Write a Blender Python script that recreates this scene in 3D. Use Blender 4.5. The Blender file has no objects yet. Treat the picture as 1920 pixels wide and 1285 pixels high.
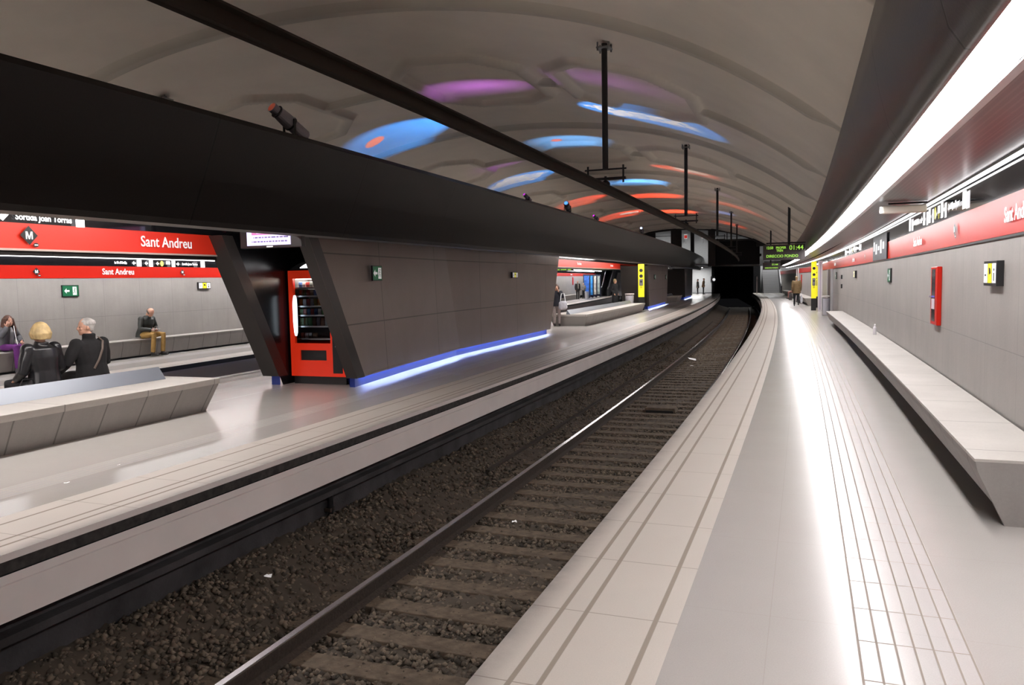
import bpy, bmesh, math, random
import numpy as np
from mathutils import Matrix, Vector
random.seed(7); rng = np.random.default_rng(7)
SC = bpy.context.scene; COL = SC.collection
R_ = math.radians

# ---------------------------------------------------------------- camera
CAM_H = 1.72
roll = math.atan(.019); pitch = math.atan((642.5 - 530.) * math.cos(roll) / 1464.)
fw = Vector((0, math.cos(pitch), -math.sin(pitch))); rt = Vector((1, 0, 0)); up = rt.cross(fw)
Rr = math.cos(roll) * rt - math.sin(roll) * up; Ur = Rr.cross(fw)
cd = bpy.data.cameras.new('camera'); cam = bpy.data.objects.new('camera', cd); COL.objects.link(cam)
cd.sensor_fit = 'HORIZONTAL'; cd.sensor_width = 36; cd.lens = 36 * 1464. / 1920; cd.clip_start = .05; cd.clip_end = 400
cam.matrix_world = Matrix(((Rr.x, Ur.x, -fw.x, 0), (Rr.y, Ur.y, -fw.y, 0), (Rr.z, Ur.z, -fw.z, CAM_H), (0, 0, 0, 1)))
SC.camera = cam
# ---------------------------------------------------------------- world, colour, render options
w = bpy.data.worlds.new('world'); SC.world = w; w.use_nodes = True
w.node_tree.nodes['Background'].inputs[0].default_value = (.02, .02, .022, 1)
w.node_tree.nodes['Background'].inputs[1].default_value = .2
SC.view_settings.view_transform = 'Standard'; SC.view_settings.look = 'None'
SC.view_settings.exposure = 0.1; SC.view_settings.gamma = 1; SC.view_settings.use_curve_mapping = False
SC.cycles.use_denoising = True; SC.cycles.max_bounces = 7; SC.cycles.diffuse_bounces = 5
SC.cycles.glossy_bounces = 3; SC.cycles.transparent_max_bounces = 8; SC.cycles.transmission_bounces = 4
SC.cycles.sample_clamp_indirect = 6; SC.cycles.caustics_reflective = False; SC.cycles.caustics_refractive = False
# strengths of the station's lamps, and of the added lamps in the end hall
L_STRIP = 26.; L_COVE = 5.5; L_ISLAND = 26.; L_BLUE = 60.; L_HALL = 9.

# ---------------------------------------------------------------- the curved station axis
TH0, K1, X0, Y0 = .3608, -.0011, .06, 4.0
def base(s):
    th = TH0 + K1 * s
    return X0 + (math.cos(TH0) - math.cos(th)) / K1, Y0 + (math.sin(th) - math.sin(TH0)) / K1, th
def W(s, o, z=0.):                     # s metres along the platform edge, o metres to its left, z above the platform
    x, y, th = base(s); return Vector((x - o * math.cos(th), y + o * math.sin(th), z))
def frame(s, o, z=0., rot=0.):         # local X along the track, Y to its left, Z up
    x, y, th = base(s); return Matrix.Translation(W(s, o, z)) @ Matrix.Rotation(math.pi / 2 - th + rot, 4, 'Z')
def vz(o):
    x = o - 6.3; return 6.15 - .02423 * x * x - .000228 * x ** 4

# ---------------------------------------------------------------- materials
def nt(m): return m.node_tree.nodes, m.node_tree.links
def mat(name, col, rough=.5, metal=0., noise=0., nscale=8., bump=0., bscale=40., emit=None, es=0., spec=.5, alpha=1., trans=0., coat=0.):
    m = bpy.data.materials.new(name); m.use_nodes = True; N, L = nt(m); b = N['Principled BSDF']
    b.inputs['Base Color'].default_value = (*col, 1); b.inputs['Roughness'].default_value = rough
    b.inputs['Metallic'].default_value = metal; b.inputs['Specular IOR Level'].default_value = spec
    b.inputs['Alpha'].default_value = alpha; b.inputs['Transmission Weight'].default_value = trans
    b.inputs['Coat Weight'].default_value = coat; b.inputs['Coat Roughness'].default_value = .08
    if emit: b.inputs['Emission Color'].default_value = (*emit, 1); b.inputs['Emission Strength'].default_value = es
    tc = N.new('ShaderNodeTexCoord')
    if noise:
        n = N.new('ShaderNodeTexNoise'); n.inputs['Scale'].default_value = nscale; n.inputs['Detail'].default_value = 5
        L.new(tc.outputs['Object'], n.inputs['Vector'])
        r = N.new('ShaderNodeMapRange'); r.inputs[1].default_value = .3; r.inputs[2].default_value = .7
        r.inputs[3].default_value = 1 - noise; r.inputs[4].default_value = 1 + noise; L.new(n.outputs[0], r.inputs[0])
        mx = N.new('ShaderNodeVectorMath'); mx.operation = 'SCALE'; mx.inputs[0].default_value = col
        L.new(r.outputs[0], mx.inputs['Scale']); L.new(mx.outputs[0], b.inputs['Base Color'])
    if bump:
        n2 = N.new('ShaderNodeTexNoise'); n2.inputs['Scale'].default_value = bscale; n2.inputs['Detail'].default_value = 4
        L.new(tc.outputs['Object'], n2.inputs['Vector'])
        bp = N.new('ShaderNodeBump'); bp.inputs['Strength'].default_value = bump; bp.inputs['Distance'].default_value = .02
        L.new(n2.outputs[0], bp.inputs['Height']); L.new(bp.outputs[0], b.inputs['Normal'])
    return m
class NG:                              # terse node arithmetic
    def __init__(s, m): s.N, s.L = nt(m)
    def m(s, op, a, b=None, c=None, clamp=False):
        n = s.N.new('ShaderNodeMath'); n.operation = op; n.use_clamp = clamp
        for i, v in enumerate((a, b, c)):
            if v is None: continue
            if isinstance(v, (int, float)): n.inputs[i].default_value = v
            else: s.L.new(v, n.inputs[i])
        return n.outputs[0]
    def line(s, x, pos, hw, soft=.004):   # 1 on a line at pos
        d = s.m('ABSOLUTE', s.m('SUBTRACT', x, pos)); return s.m('SUBTRACT', 1., s.m('DIVIDE', s.m('SUBTRACT', d, hw), soft, clamp=True), clamp=True)
    def per(s, x, p, off, hw, soft=.004): # periodic line
        t = s.m('SUBTRACT', x, off); t = s.m('SUBTRACT', t, s.m('MULTIPLY', s.m('ROUND', s.m('DIVIDE', t, p)), p))
        d = s.m('ABSOLUTE', t); return s.m('SUBTRACT', 1., s.m('DIVIDE', s.m('SUBTRACT', d, hw), soft, clamp=True), clamp=True)
    def rng(s, x, a, b): return s.m('MULTIPLY', s.m('GREATER_THAN', x, a), s.m('LESS_THAN', x, b))
    def mix(s, f, a, b):
        n = s.N.new('ShaderNodeMix'); n.data_type = 'RGBA'
        s.L.new(f, n.inputs[0]) if not isinstance(f, (int, float)) else setattr(n.inputs[0], 'default_value', f)
        for i, v in ((6, a), (7, b)):
            if isinstance(v, tuple): n.inputs[i].default_value = (*v, 1)
            else: s.L.new(v, n.inputs[i])
        return n.outputs[2]
    def noise(s, vec, sc, det=4., rough=.6):
        n = s.N.new('ShaderNodeTexNoise'); n.inputs['Scale'].default_value = sc; n.inputs['Detail'].default_value = det
        n.inputs['Roughness'].default_value = rough; s.L.new(vec, n.inputs['Vector']); return n.outputs[0]
def uvxy(g):
    u = g.N.new('ShaderNodeUVMap'); u.uv_map = 'so'; x = g.N.new('ShaderNodeSeparateXYZ'); g.L.new(u.outputs[0], x.inputs[0])
    return u.outputs[0], x.outputs[0], x.outputs[1]
def floor_mat(name, edge_lo, edge_hi, grooves, tac, sgn):
    """platform paving: light slabs along the edge, grey terrazzo beyond, ribbed tactile strip; UV = (s, metres from the edge)"""
    m = mat(name, (.4, .38, .37), .2); g = NG(m); b = g.N['Principled BSDF']; uv, S, O = uvxy(g)
    tc = g.N.new('ShaderNodeTexCoord'); ob = tc.outputs['Object']
    speck = g.noise(ob, 140, 3); cloud = g.noise(ob, 1.3, 5)
    v = g.m('ADD', g.m('MULTIPLY', g.m('SUBTRACT', speck, .5), .22), 1.); v = g.m('ADD', v, g.m('MULTIPLY', g.m('SUBTRACT', cloud, .5), .10))
    slab = g.rng(O, edge_lo, edge_hi)
    c = g.mix(slab, (.46, .437, .412), (.60, .555, .50))
    tr = g.rng(O, tac[0] - .005, tac[-1] + .005)
    c = g.mix(tr, c, (.53, .51, .495))
    big = g.m('MULTIPLY', g.per(S, .79, .06, .002, .003), slab)
    seam = g.m('MULTIPLY', g.m('ADD', g.per(S, 1.2, .3, .001, .002), g.line(O, 1.2, .001, .002)), .22)
    seam = g.m('MULTIPLY', seam, g.m('SUBTRACT', 1., slab))
    ln = None
    for p in grooves:
        k = g.line(O, p, .011, .004); ln = k if ln is None else g.m('MAXIMUM', ln, k)
    for p in tac:
        ln = g.m('MAXIMUM', ln, g.line(O, p, .0035, .003))
    ln = g.m('MAXIMUM', ln, g.m('MULTIPLY', g.per(S, .39, .15, .0035, .003), tr))
    dark = g.m('MAXIMUM', ln, g.m('MAXIMUM', big, seam))
    c = g.mix(g.m('MULTIPLY', dark, .85), c, (.27, .225, .18))
    # dirt on the slabs by the edge
    dirt = g.m('MULTIPLY', g.m('SUBTRACT', 1., g.m('DIVIDE', O, .13, clamp=True), clamp=True), g.noise(ob, 5, 5))
    c = g.mix(g.m('MULTIPLY', dirt, 1.0, clamp=True), c, (.12, .11, .11))
    sc = g.N.new('ShaderNodeVectorMath'); sc.operation = 'SCALE'; g.L.new(c, sc.inputs[0]); g.L.new(v, sc.inputs['Scale'])
    g.L.new(sc.outputs[0], b.inputs['Base Color'])
    ro = g.m('ADD', .205, g.m('MULTIPLY', g.noise(ob, 2.2, 2), .05)); ro = g.m('ADD', ro, g.m('MULTIPLY', slab, .25))
    ro = g.m('ADD', ro, g.m('MULTIPLY', ln, .5)); g.L.new(ro, b.inputs['Roughness'])
    bp = g.N.new('ShaderNodeBump'); bp.inputs['Strength'].default_value = .3; bp.inputs['Distance'].default_value = .002
    g.L.new(g.m('SUBTRACT', 1., ln), bp.inputs['Height']); g.L.new(bp.outputs[0], b.inputs['Normal'])
    return m
def concrete(name, col, px, pz, offz, rough=.45, streak=.1, seamw=.004, seamdark=.55):
    """cast concrete panels; UV = (s, height)"""
    m = mat(name, col, rough); g = NG(m); b = g.N['Principled BSDF']; uv, S, Z = uvxy(g)
    mp = g.N.new('ShaderNodeMapping'); mp.inputs['Scale'].default_value = (9, .7, 1); g.L.new(uv, mp.inputs[0])
    st = g.noise(mp.outputs[0], 1., 5); cl = g.noise(uv, 1.1, 5); fi = g.noise(uv, 45, 3)
    v = g.m('ADD', 1., g.m('MULTIPLY', g.m('SUBTRACT', st, .5), streak * 4)); v = g.m('ADD', v, g.m('MULTIPLY', g.m('SUBTRACT', cl, .5), .45))
    v = g.m('ADD', v, g.m('MULTIPLY', g.m('SUBTRACT', fi, .5), .16))
    sm = g.m('MAXIMUM', g.per(S, px, .2, seamw / 2, seamw), g.per(Z, pz, offz, seamw / 2, seamw))
    v = g.m('MULTIPLY', v, g.m('SUBTRACT', 1., g.m('MULTIPLY', sm, seamdark)))
    sc = g.N.new('ShaderNodeVectorMath'); sc.operation = 'SCALE'; sc.inputs[0].default_value = col; g.L.new(v, sc.inputs['Scale'])
    g.L.new(sc.outputs[0], b.inputs['Base Color'])
    bp = g.N.new('ShaderNodeBump'); bp.inputs['Strength'].default_value = .25; bp.inputs['Distance'].default_value = .004
    g.L.new(g.m('SUBTRACT', fi, sm), bp.inputs['Height']); g.L.new(bp.outputs[0], b.inputs['Normal'])
    return m
M = {}
M['floor_r'] = floor_mat('paving right', 0., .77, (.17, .30, .66), (1.60, 1.68, 1.76, 1.84, 1.92, 2.0, 2.07), 1)
M['floor_i'] = floor_mat('paving island', 0., .84, (.18, .30, .66), (1.35, 1.43, 1.51, 1.59, 1.67), 1)
M['floor_l'] = M['floor_r']
M['wall'] = concrete('pale concrete wall', (.33, .31, .29), 1.2, 1.02, .02, .45, .05, .004, .3)
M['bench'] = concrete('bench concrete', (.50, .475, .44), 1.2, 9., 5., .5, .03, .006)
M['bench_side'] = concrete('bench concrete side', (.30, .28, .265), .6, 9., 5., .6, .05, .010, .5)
M['vault'] = mat('vault plaster', (.86, .80, .705), .75, noise=.05, nscale=.9)
M['fascia'] = concrete('brown grey metal panel', (.085, .076, .072), 2.4, 9., 5., .33, .02, .012, .8)
M['beam'] = concrete('dark bronze metal panel', (.0105, .0082, .0072), 3.25, 9., 5., .36, .02, .012, .8)
M['beam'].node_tree.nodes['Principled BSDF'].inputs['Specular IOR Level'].default_value = .24
M['pier'] = concrete('bronze grey cladding panel', (.215, .172, .153), 2.9, 1.16, 1.06, .38, .015, .010, .7)
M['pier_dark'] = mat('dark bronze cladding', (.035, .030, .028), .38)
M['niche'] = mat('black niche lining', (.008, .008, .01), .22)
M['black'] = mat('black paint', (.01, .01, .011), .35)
M['blackgloss'] = mat('black gloss panel', (.012, .012, .014), .07, spec=.6)
M['red'] = mat('red enamel band', (.56, .020, .011), .30)
M['red'].node_tree.nodes['Principled BSDF'].inputs['IOR'].default_value = 1.22
M['redsoft'] = mat('red enamel fascia band', (.74, .032, .014), .4, emit=(.9, .05, .02), es=.05)
M['white'] = mat('white lettering', (.85, .85, .85), .5, emit=(1, 1, 1), es=.25)
M['whitelit'] = mat('backlit white sign', (.9, .9, .9), .4, emit=(1, .98, 1), es=2.2)
M['whitetext'] = mat('backlit white letters', (.9, .9, .9), .4, emit=(1, .98, 1), es=1.4)
M['yellowlit'] = mat('backlit yellow sign', (.8, .7, .1), .4, emit=(1, .9, .15), es=1.0)
M['pink'] = mat('pale edge strip', (.5, .4, .36), .4)
M['steel'] = mat('worn steel rail top', (.55, .53, .55), .22, metal=1.)
M['rust'] = mat('rusty rail side', (.035, .024, .017), .8, noise=.3, nscale=30, bump=.3)
M['sleeper'] = mat('weathered sleeper timber', (.115, .085, .058), .85, noise=.45, nscale=9, bump=.4, bscale=30)
M['ballast'] = mat('track ballast', (.045, .035, .026), .95, noise=.6, nscale=35, bump=.8, bscale=60)
M['trackwall'] = mat('dirty track wall', (.040, .038, .040), .8, noise=.5, nscale=2.5, bump=.2)
M['panelwhite'] = mat('pale platform front panel', (.80, .745, .72), .42, noise=.06, nscale=1.5)
M['dirtydark'] = mat('dirty black slot', (.03, .027, .025), .7, noise=.7, nscale=14)
M['soffit'] = None
M['silver'] = mat('brushed light metal', (.55, .55, .56), .3, metal=.8)
M['bar'] = mat('conductor rail brown', (.022, .017, .013), .6, spec=.15)
M['darkmetal'] = mat('dark metal', (.02, .02, .022), .4, metal=.3)
M['greysteel'] = mat('grey steel', (.22, .22, .22), .4, metal=.6)
M['backrest'] = mat('blue grey steel plate', (.23, .25, .285), .38, metal=.3)
M['tube'] = mat('fluorescent diffuser', (1, 1, 1), .5, emit=(1, .965, .97), es=L_STRIP)
M['cove'] = mat('cove tube', (1, 1, 1), .5, emit=(1, .965, .98), es=L_COVE)
M['island_tube'] = mat('island canopy tube', (1, 1, 1), .5, emit=(1, .95, .93), es=L_ISLAND)
M['blueled'] = mat('blue led strip', (.3, .4, 1), .5, emit=(.46, .58, 1), es=L_BLUE)
M['blueplinth'] = mat('blue lit plinth', (.006, .017, .10), .35, emit=(.02, .06, .5), es=.10)
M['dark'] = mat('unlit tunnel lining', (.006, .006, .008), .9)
M['concdark'] = mat('end hall dark frame', (.012, .012, .013), .5)
M['hall'] = mat('end hall grey wall', (.40, .40, .41), .6, noise=.05)
M['glass'] = mat('clear glass', (.95, .97, 1), .03, trans=1., spec=.5)
M['glass'].node_tree.nodes['Principled BSDF'].inputs['IOR'].default_value = 1.02
M['skin'] = mat('skin', (.52, .27, .18), .5)
M['green'] = mat('green safety sign', (.01, .12, .05), .4, emit=(.01, .25, .09), es=.12)
M['yellow'] = mat('yellow enamel', (.86, .78, .02), .35, emit=(.9, .85, .02), es=.35)
M['led'] = mat('green led digits', (.2, .4, .05), .5, emit=(.42, .85, .10), es=.75)
# perforated slat soffit
m = mat('ribbed dark soffit', (.10, .088, .088), .30); g = NG(m); uv, S, O = uvxy(g); b = g.N['Principled BSDF']
rib = g.per(O, .05, 0., .012, .010); seam = g.per(S, 1.15, .9, .006, .004)
sc = g.N.new('ShaderNodeVectorMath'); sc.operation = 'SCALE'; sc.inputs[0].default_value = (.085, .066, .066)
g.L.new(g.m('SUBTRACT', 1., g.m('MULTIPLY', g.m('MAXIMUM', rib, seam), .6)), sc.inputs['Scale']); g.L.new(sc.outputs[0], b.inputs['Base Color'])
M['soffit'] = m

# ---------------------------------------------------------------- mesh building
class MB:
    def __init__(s): s.v = []; s.f = []; s.uv = []; s.mi = []
    def add(s, vs, fs, uvs=None, mi=0):
        b = len(s.v); s.v += [tuple(x) for x in vs]
        for k, f in enumerate(fs):
            s.f.append([b + i for i in f]); s.mi.append(mi)
            s.uv.append(uvs[k] if uvs else [(vs[i][0], vs[i][2]) for i in f])
        return s
    def box(s, x0, x1, y0, y1, z0, z1, mi=0, mx=None, taper=0.):
        c = [(x, y, z) for z in (z0, z1) for y in (y0, y1) for x in (x0, x1)]
        if taper:
            cx, cy = (x0 + x1) / 2, (y0 + y1) / 2
            c = [((cx + (x - cx) * (1 - taper), cy + (y - cy) * (1 - taper), z) if z == z1 else (x, y, z)) for x, y, z in c]
        if mx is not None: c = [tuple(mx @ Vector(p)) for p in c]
        return s.add(c, [(0, 2, 3, 1), (4, 5, 7, 6), (0, 1, 5, 4), (2, 6, 7, 3), (0, 4, 6, 2), (1, 3, 7, 5)], None, mi)
    def tube(s, pts, r, n=10, mi=0, cap=True, sq=None):
        """swept tube; r a number, a list, or list of (ra, rb) pairs"""
        pts = [Vector(p) for p in pts]; vs = []; fs = []
        side = None
        for i, p in enumerate(pts):
            d = (pts[min(i + 1, len(pts) - 1)] - pts[max(i - 1, 0)]).normalized()
            if side is None:
                a = Vector((0, 1, 0)) if abs(d.y) < .8 else Vector((1, 0, 0)); side = (a - d * a.dot(d)).normalized()
            else: side = (side - d * side.dot(d)).normalized()
            o = d.cross(side); rr = r[i] if isinstance(r, (list, tuple)) else r
            ra, rb = rr if isinstance(rr, (list, tuple)) else (rr, rr)
            for k in range(n):
                t = 2 * math.pi * k / n + (math.pi / n if n == 4 else 0)
                vs.append(p + side * (math.cos(t) * ra) + o * (math.sin(t) * rb))
        for i in range(len(pts) - 1):
            for k in range(n): fs.append((i * n + k, i * n + (k + 1) % n, (i + 1) * n + (k + 1) % n, (i + 1) * n + k))
        if cap: fs.append(tuple(range(n))[::-1]); fs.append(tuple((len(pts) - 1) * n + k for k in range(n)))
        return s.add(vs, fs, None, mi)
    def ball(s, c, r, n=12, mi=0, mx=None):
        c = Vector(c); rx, ry, rz = r if isinstance(r, (tuple, list)) else (r, r, r); vs = []; fs = []; h = n // 2
        for i in range(1, h):
            a = math.pi * i / h
            for k in range(n):
                t = 2 * math.pi * k / n; q = Vector((rx * math.sin(a) * math.cos(t), ry * math.sin(a) * math.sin(t), rz * math.cos(a)))
                vs.append(c + (mx @ q if mx is not None else q))
        top = len(vs); q = Vector((0, 0, rz)); vs.append(c + (mx @ q if mx is not None else q)); q = Vector((0, 0, -rz)); vs.append(c + (mx @ q if mx is not None else q))
        for i in range(h - 2):
            for k in range(n): fs.append((i * n + k, (i + 1) * n + k, (i + 1) * n + (k + 1) % n, i * n + (k + 1) % n))
        for k in range(n): fs.append((top, k, (k + 1) % n)); fs.append((top + 1, (h - 2) * n + (k + 1) % n, (h - 2) * n + k))
        return s.add(vs, fs, None, mi)
    def prism(s, pts, axis, a, b, mi=0):
        """extrude a 2-D outline; axis 'x': pts are (y, z)"""
        n = len(pts)
        f = {'x': lambda p, t: (t, p[0], p[1]), 'y': lambda p, t: (p[0], t, p[1]), 'z': lambda p, t: (p[0], p[1], t)}[axis]
        vs = [f(p, a) for p in pts] + [f(p, b) for p in pts]
        fs = [tuple(range(n))[::-1], tuple(range(n, 2 * n))] + [(i, (i + 1) % n, n + (i + 1) % n, n + i) for i in range(n)]
        return s.add(vs, fs, None, mi)
    def sweep(s, prof, s0, s1, ds=1.5, closed=False, uvmode='o', cuts=None, mis=None, off=None, offp=None):
        """sweep a profile of (o, z) along the station axis. off(s) -> (do, dz)"""
        n = max(2, int(math.ceil((s1 - s0) / ds)) + 1); S = list(np.linspace(s0, s1, n))
        vs = []; k = len(prof)
        arc = [0.]
        for i in range(1, k + 1):
            p, q = prof[i % k], prof[i - 1]; arc.append(arc[-1] + math.hypot(p[0] - q[0], p[1] - q[1]))
        for t in S:
            do, dz = off(t) if off else (0, 0)
            for (o, z) in prof:
                if offp: do = offp(t, z)
                vs.append(W(t, o + do, z + dz))
        def U(i, j, jj):
            t = S[i]; o, z = prof[j % k]
            if uvmode == 'o': return (t, o)
            if uvmode == 'z': return (t, z)
            if uvmode == 'arc': return (t, arc[jj])
            return (t, uvmode(o, z))
        for i in range(n - 1):
            for j in range(k if closed else k - 1):
                a, b = i * k + j, i * k + (j + 1) % k
                s.f.append([len(s.v) + a, len(s.v) + b, len(s.v) + b + k, len(s.v) + a + k]); s.mi.append(mis[j] if mis else 0)
                s.uv.append([U(i, j, j), U(i, j + 1, j + 1), U(i + 1, j + 1, j + 1), U(i + 1, j, j)])
        if closed:
            B = len(s.v); s.f.append([B + j for j in range(k)][::-1]); s.mi.append(mis[0] if mis else 0); s.uv.append([(prof[j][0], prof[j][1]) for j in range(k)][::-1])
            s.f.append([B + (n - 1) * k + j for j in range(k)]); s.mi.append(mis[0] if mis else 0); s.uv.append([(prof[j][0], prof[j][1]) for j in range(k)])
        s.v += [tuple(x) for x in vs]; return s
    def build(s, name, mats, parent=None, world=False, smooth=False, bevel=0., fix=True):
        me = bpy.data.meshes.new(name); vs = s.v
        if world and parent is not None:
            inv = MW[parent.name].inverted(); vs = [tuple(inv @ Vector(p)) for p in vs]
        me.from_pydata(vs, [], s.f)
        ul = me.uv_layers.new(name='so'); flat = [c for f in s.uv for p in f for c in p]; ul.data.foreach_set('uv', flat)
        if not isinstance(mats, (list, tuple)): mats = [mats]
        for mm in mats: me.materials.append(M[mm] if isinstance(mm, str) else mm)
        me.polygons.foreach_set('material_index', s.mi)
        if fix:
            bm = bmesh.new(); bm.from_mesh(me); bmesh.ops.recalc_face_normals(bm, faces=bm.faces); bm.to_mesh(me); bm.free()
        if smooth: me.polygons.foreach_set('use_smooth', [True] * len(me.polygons))
        me.update(); o = bpy.data.objects.new(name, me); COL.objects.link(o)
        if parent is not None: o.parent = parent
        if bevel:
            b = o.modifiers.new('bevel', 'BEVEL'); b.width = bevel; b.segments = 2; b.limit_method = 'ANGLE'
        return o
MW = {}
def tag(o, label=None, cat=None, group=None, kind=None):
    if label: o['label'] = label
    if cat: o['category'] = cat
    if group: o['group'] = group
    if kind: o['kind'] = kind
    return o
def thing(name, label, cat, mx, group=None):
    o = bpy.data.objects.new(name, None); COL.objects.link(o); o.matrix_world = mx; MW[o.name] = mx.copy(); o.empty_display_size = .1
    return tag(o, label, cat, group)
def struct(mb, name, mats, **k): o = mb.build(name, mats, **k); o['kind'] = 'structure'; return o
def copy_tree(o, mx=None, parent=None, label=None):
    c = o.copy(); COL.objects.link(c); c.parent = parent
    if mx is not None: c.matrix_world = mx; MW[c.name] = mx.copy()
    if label: c['label'] = label
    for ch in [x for x in bpy.data.objects if x.parent == o]: copy_tree(ch, None, c)
    return c
FONT = None
def text(body, size, m, parent, mx, name='lettering', bold=.0, width=1., align='CENTER', depth=.002, spacing=1.):
    cu = bpy.data.curves.new('txt', 'FONT'); cu.body = body; cu.size = size; cu.extrude = depth; cu.align_x = align; cu.align_y = 'CENTER'
    cu.offset = bold; cu.space_character = spacing; cu.resolution_u = 3
    t = bpy.data.objects.new('txt', cu); COL.objects.link(t); dg = bpy.context.evaluated_depsgraph_get()
    me = bpy.data.meshes.new_from_object(t.evaluated_get(dg)); bpy.data.objects.remove(t); bpy.data.curves.remove(cu)
    me.materials.clear(); me.materials.append(M[m] if isinstance(m, str) else m)
    me.transform(mx @ Matrix.Diagonal((width, 1, 1, 1)))
    o = bpy.data.objects.new(name, me); COL.objects.link(o); o.parent = parent; return o
# text planes in a thing's local frame (X along track, Y left, Z up)
def face_dir(x, y, z, d):
    """matrix taking text XY to a wall; d = direction the reader-side normal points: '+y','-y','-x','+x'"""
    a = {'-y': (Vector((1, 0, 0)), Vector((0, -1, 0))), '+y': (Vector((-1, 0, 0)), Vector((0, 1, 0))),
         '-x': (Vector((0, -1, 0)), Vector((-1, 0, 0))), '+x': (Vector((0, 1, 0)), Vector((1, 0, 0)))}[d]
    X, Nn = a; Z = Vector((0, 0, 1)); Mx = Matrix(((X.x, Z.x, Nn.x, x), (X.y, Z.y, Nn.y, y), (X.z, Z.z, Nn.z, z), (0, 0, 0, 1))); return Mx
# ---------------------------------------------------------------- the setting
S0, S1 = -8., 66.
WO = -3.02                                 # right wall
dl = lambda k, s0, lo=0., zr=.0035: (lambda t: (lo + k * max(t - s0, -10), zr * max(t, 0)))
offL3 = lambda t: (.040 * max(t - 12, -4), .0035 * max(t, 0))
offL3f = lambda t: (.040 * max(t - 12, -4), 0.)
struct(MB().sweep([(0, 0), (-3.02, 0)], S0, 90, 1.5, uvmode=lambda o, z: -o), 'floor', 'floor_r')
struct(MB().sweep([(3.56, 0), (7.0, 0)], S0, 92, 1.5, uvmode=lambda o, z: o - 3.56).sweep([(7.0, 0), (9.3, 0)], S0, 92, 1.5, uvmode=lambda o, z: 9.3 - o,
       off=lambda t: (0, 0)), 'floor', 'floor_i')
struct(MB().sweep([(9.3, 0), (9.3, -.001)], S0, 92).sweep([(7.0, .0), (7.01, 0)], S0, 92), 'trim_1', 'panelwhite')
def offI(t): return (.026 * max(t - 9, 0), 0)
struct(MB().sweep([(9.0, 0), (9.06, 0), (9.06, -.04), (9.10, -.04), (9.10, -.42), (9.0, -.42)], S0, 92, 2, closed=True, off=offI), 'trim_2', 'panelwhite')
struct(MB().sweep([(8.9, -.002), (9.3, -.002)], S0, 92, 2, off=offI), 'floor', 'floor_i')
struct(MB().sweep([(11.85, 0), (14.9, 0)], S0, 90, 2, uvmode=lambda o, z: o - 11.85, off=offL3f), 'floor', 'floor_l')
# platform fronts: nosing, dark slot, pale panel, recess with cable tray, dark wall
def front(o, sg, off=None, s1=90, name='trim'):
    f = lambda d: o + sg * d
    struct(MB().sweep([(f(0), 0), (f(0), -.05), (f(.03), -.05)], S0, s1, 1.5, off=off), name, 'panelwhite')
    struct(MB().sweep([(f(.02), -.05), (f(.02), -.14)], S0, s1, 1.5, off=off), name, 'dirtydark')
    struct(MB().sweep([(f(-.03), -.13), (f(-.03), -.19), (f(-.015), -.195), (f(-.03), -.20), (f(-.03), -.44), (f(.25), -.46)], S0, s1, 1.5, off=off), name, 'panelwhite')
    struct(MB().sweep([(f(.22), -.44), (f(.22), -.60), (f(.10), -.60), (f(.10), -.66), (f(.28), -.66), (f(.28), -1.6)], S0, s1, 1.5, off=off), name, 'trackwall')
front(3.56, 1, name='trim_3'); front(0, -1, name='trim_4')
struct(MB().sweep([(11.85, 0), (11.85, -.10)], S0, 90, 2, off=offL3f), 'trim_5', 'black')
struct(MB().sweep([(11.87, -.10), (11.87, -.50)], S0, 90, 2, off=offL3f), 'trim_5', mat('violet grey front panel', (.62, .57, .60), .5))
struct(MB().sweep([(11.95, -.50), (11.95, -1.6)], S0, 90, 2, off=offL3f), 'trim_5', 'black')
struct(MB().sweep([(8.9, -1.45), (13, -1.45)], S0, 90, 2), 'floor', 'ballast')
# right wall: concrete, red band, black band, soffit, fascia
struct(MB().sweep([(WO, 0), (WO, 2.05)], S0, 90, 1.5, uvmode='z'), 'wall_right', 'wall')
struct(MB().sweep([(WO, 2.05), (WO + .012, 2.055), (WO + .012, 2.40)], S0, 90, 1.5, uvmode='z'), 'trim_6', 'red')
struct(MB().sweep([(WO + .012, 2.40), (WO + .012, 2.66), (WO, 2.72)], S0, 90, 1.5, uvmode='z'), 'trim_7', 'blackgloss')
struct(MB().sweep([(WO + .02, 2.03), (WO + .02, 2.05), (WO, 2.05)], S0, 90, 1.5, uvmode='z'), 'trim_8', 'black')
offS = lambda t: (.0095 * min(t, 30), 0)
struct(MB().sweep([(WO, 2.72), (-2.6, 2.72)], S0, 80, 1.5).sweep([(-2.8, 2.7201), (-2.33, 2.72)], S0, 80, 1.5, off=offS), 'ceiling', 'soffit')
struct(MB().sweep([(-2.33, 2.72), (-2.33, 2.69), (-2.275, 2.69), (-2.275, 2.70)], S0, 80, 1.5, off=offS), 'trim_9', 'silver')
struct(MB().sweep([(-2.03, 2.72), (-2.03, 2.69), (-1.995, 2.70), (-1.93, 2.80), (-1.86, 3.05), (-1.80, 3.35), (-1.78, 3.66), (-2.3, 3.66)], S0, 80, 1.5, uvmode='arc', offp=lambda t, z: .0095 * min(t, 30) * max(0, 1 - (z - 2.7) / .9)), 'trim_10', 'fascia', smooth=True)
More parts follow.
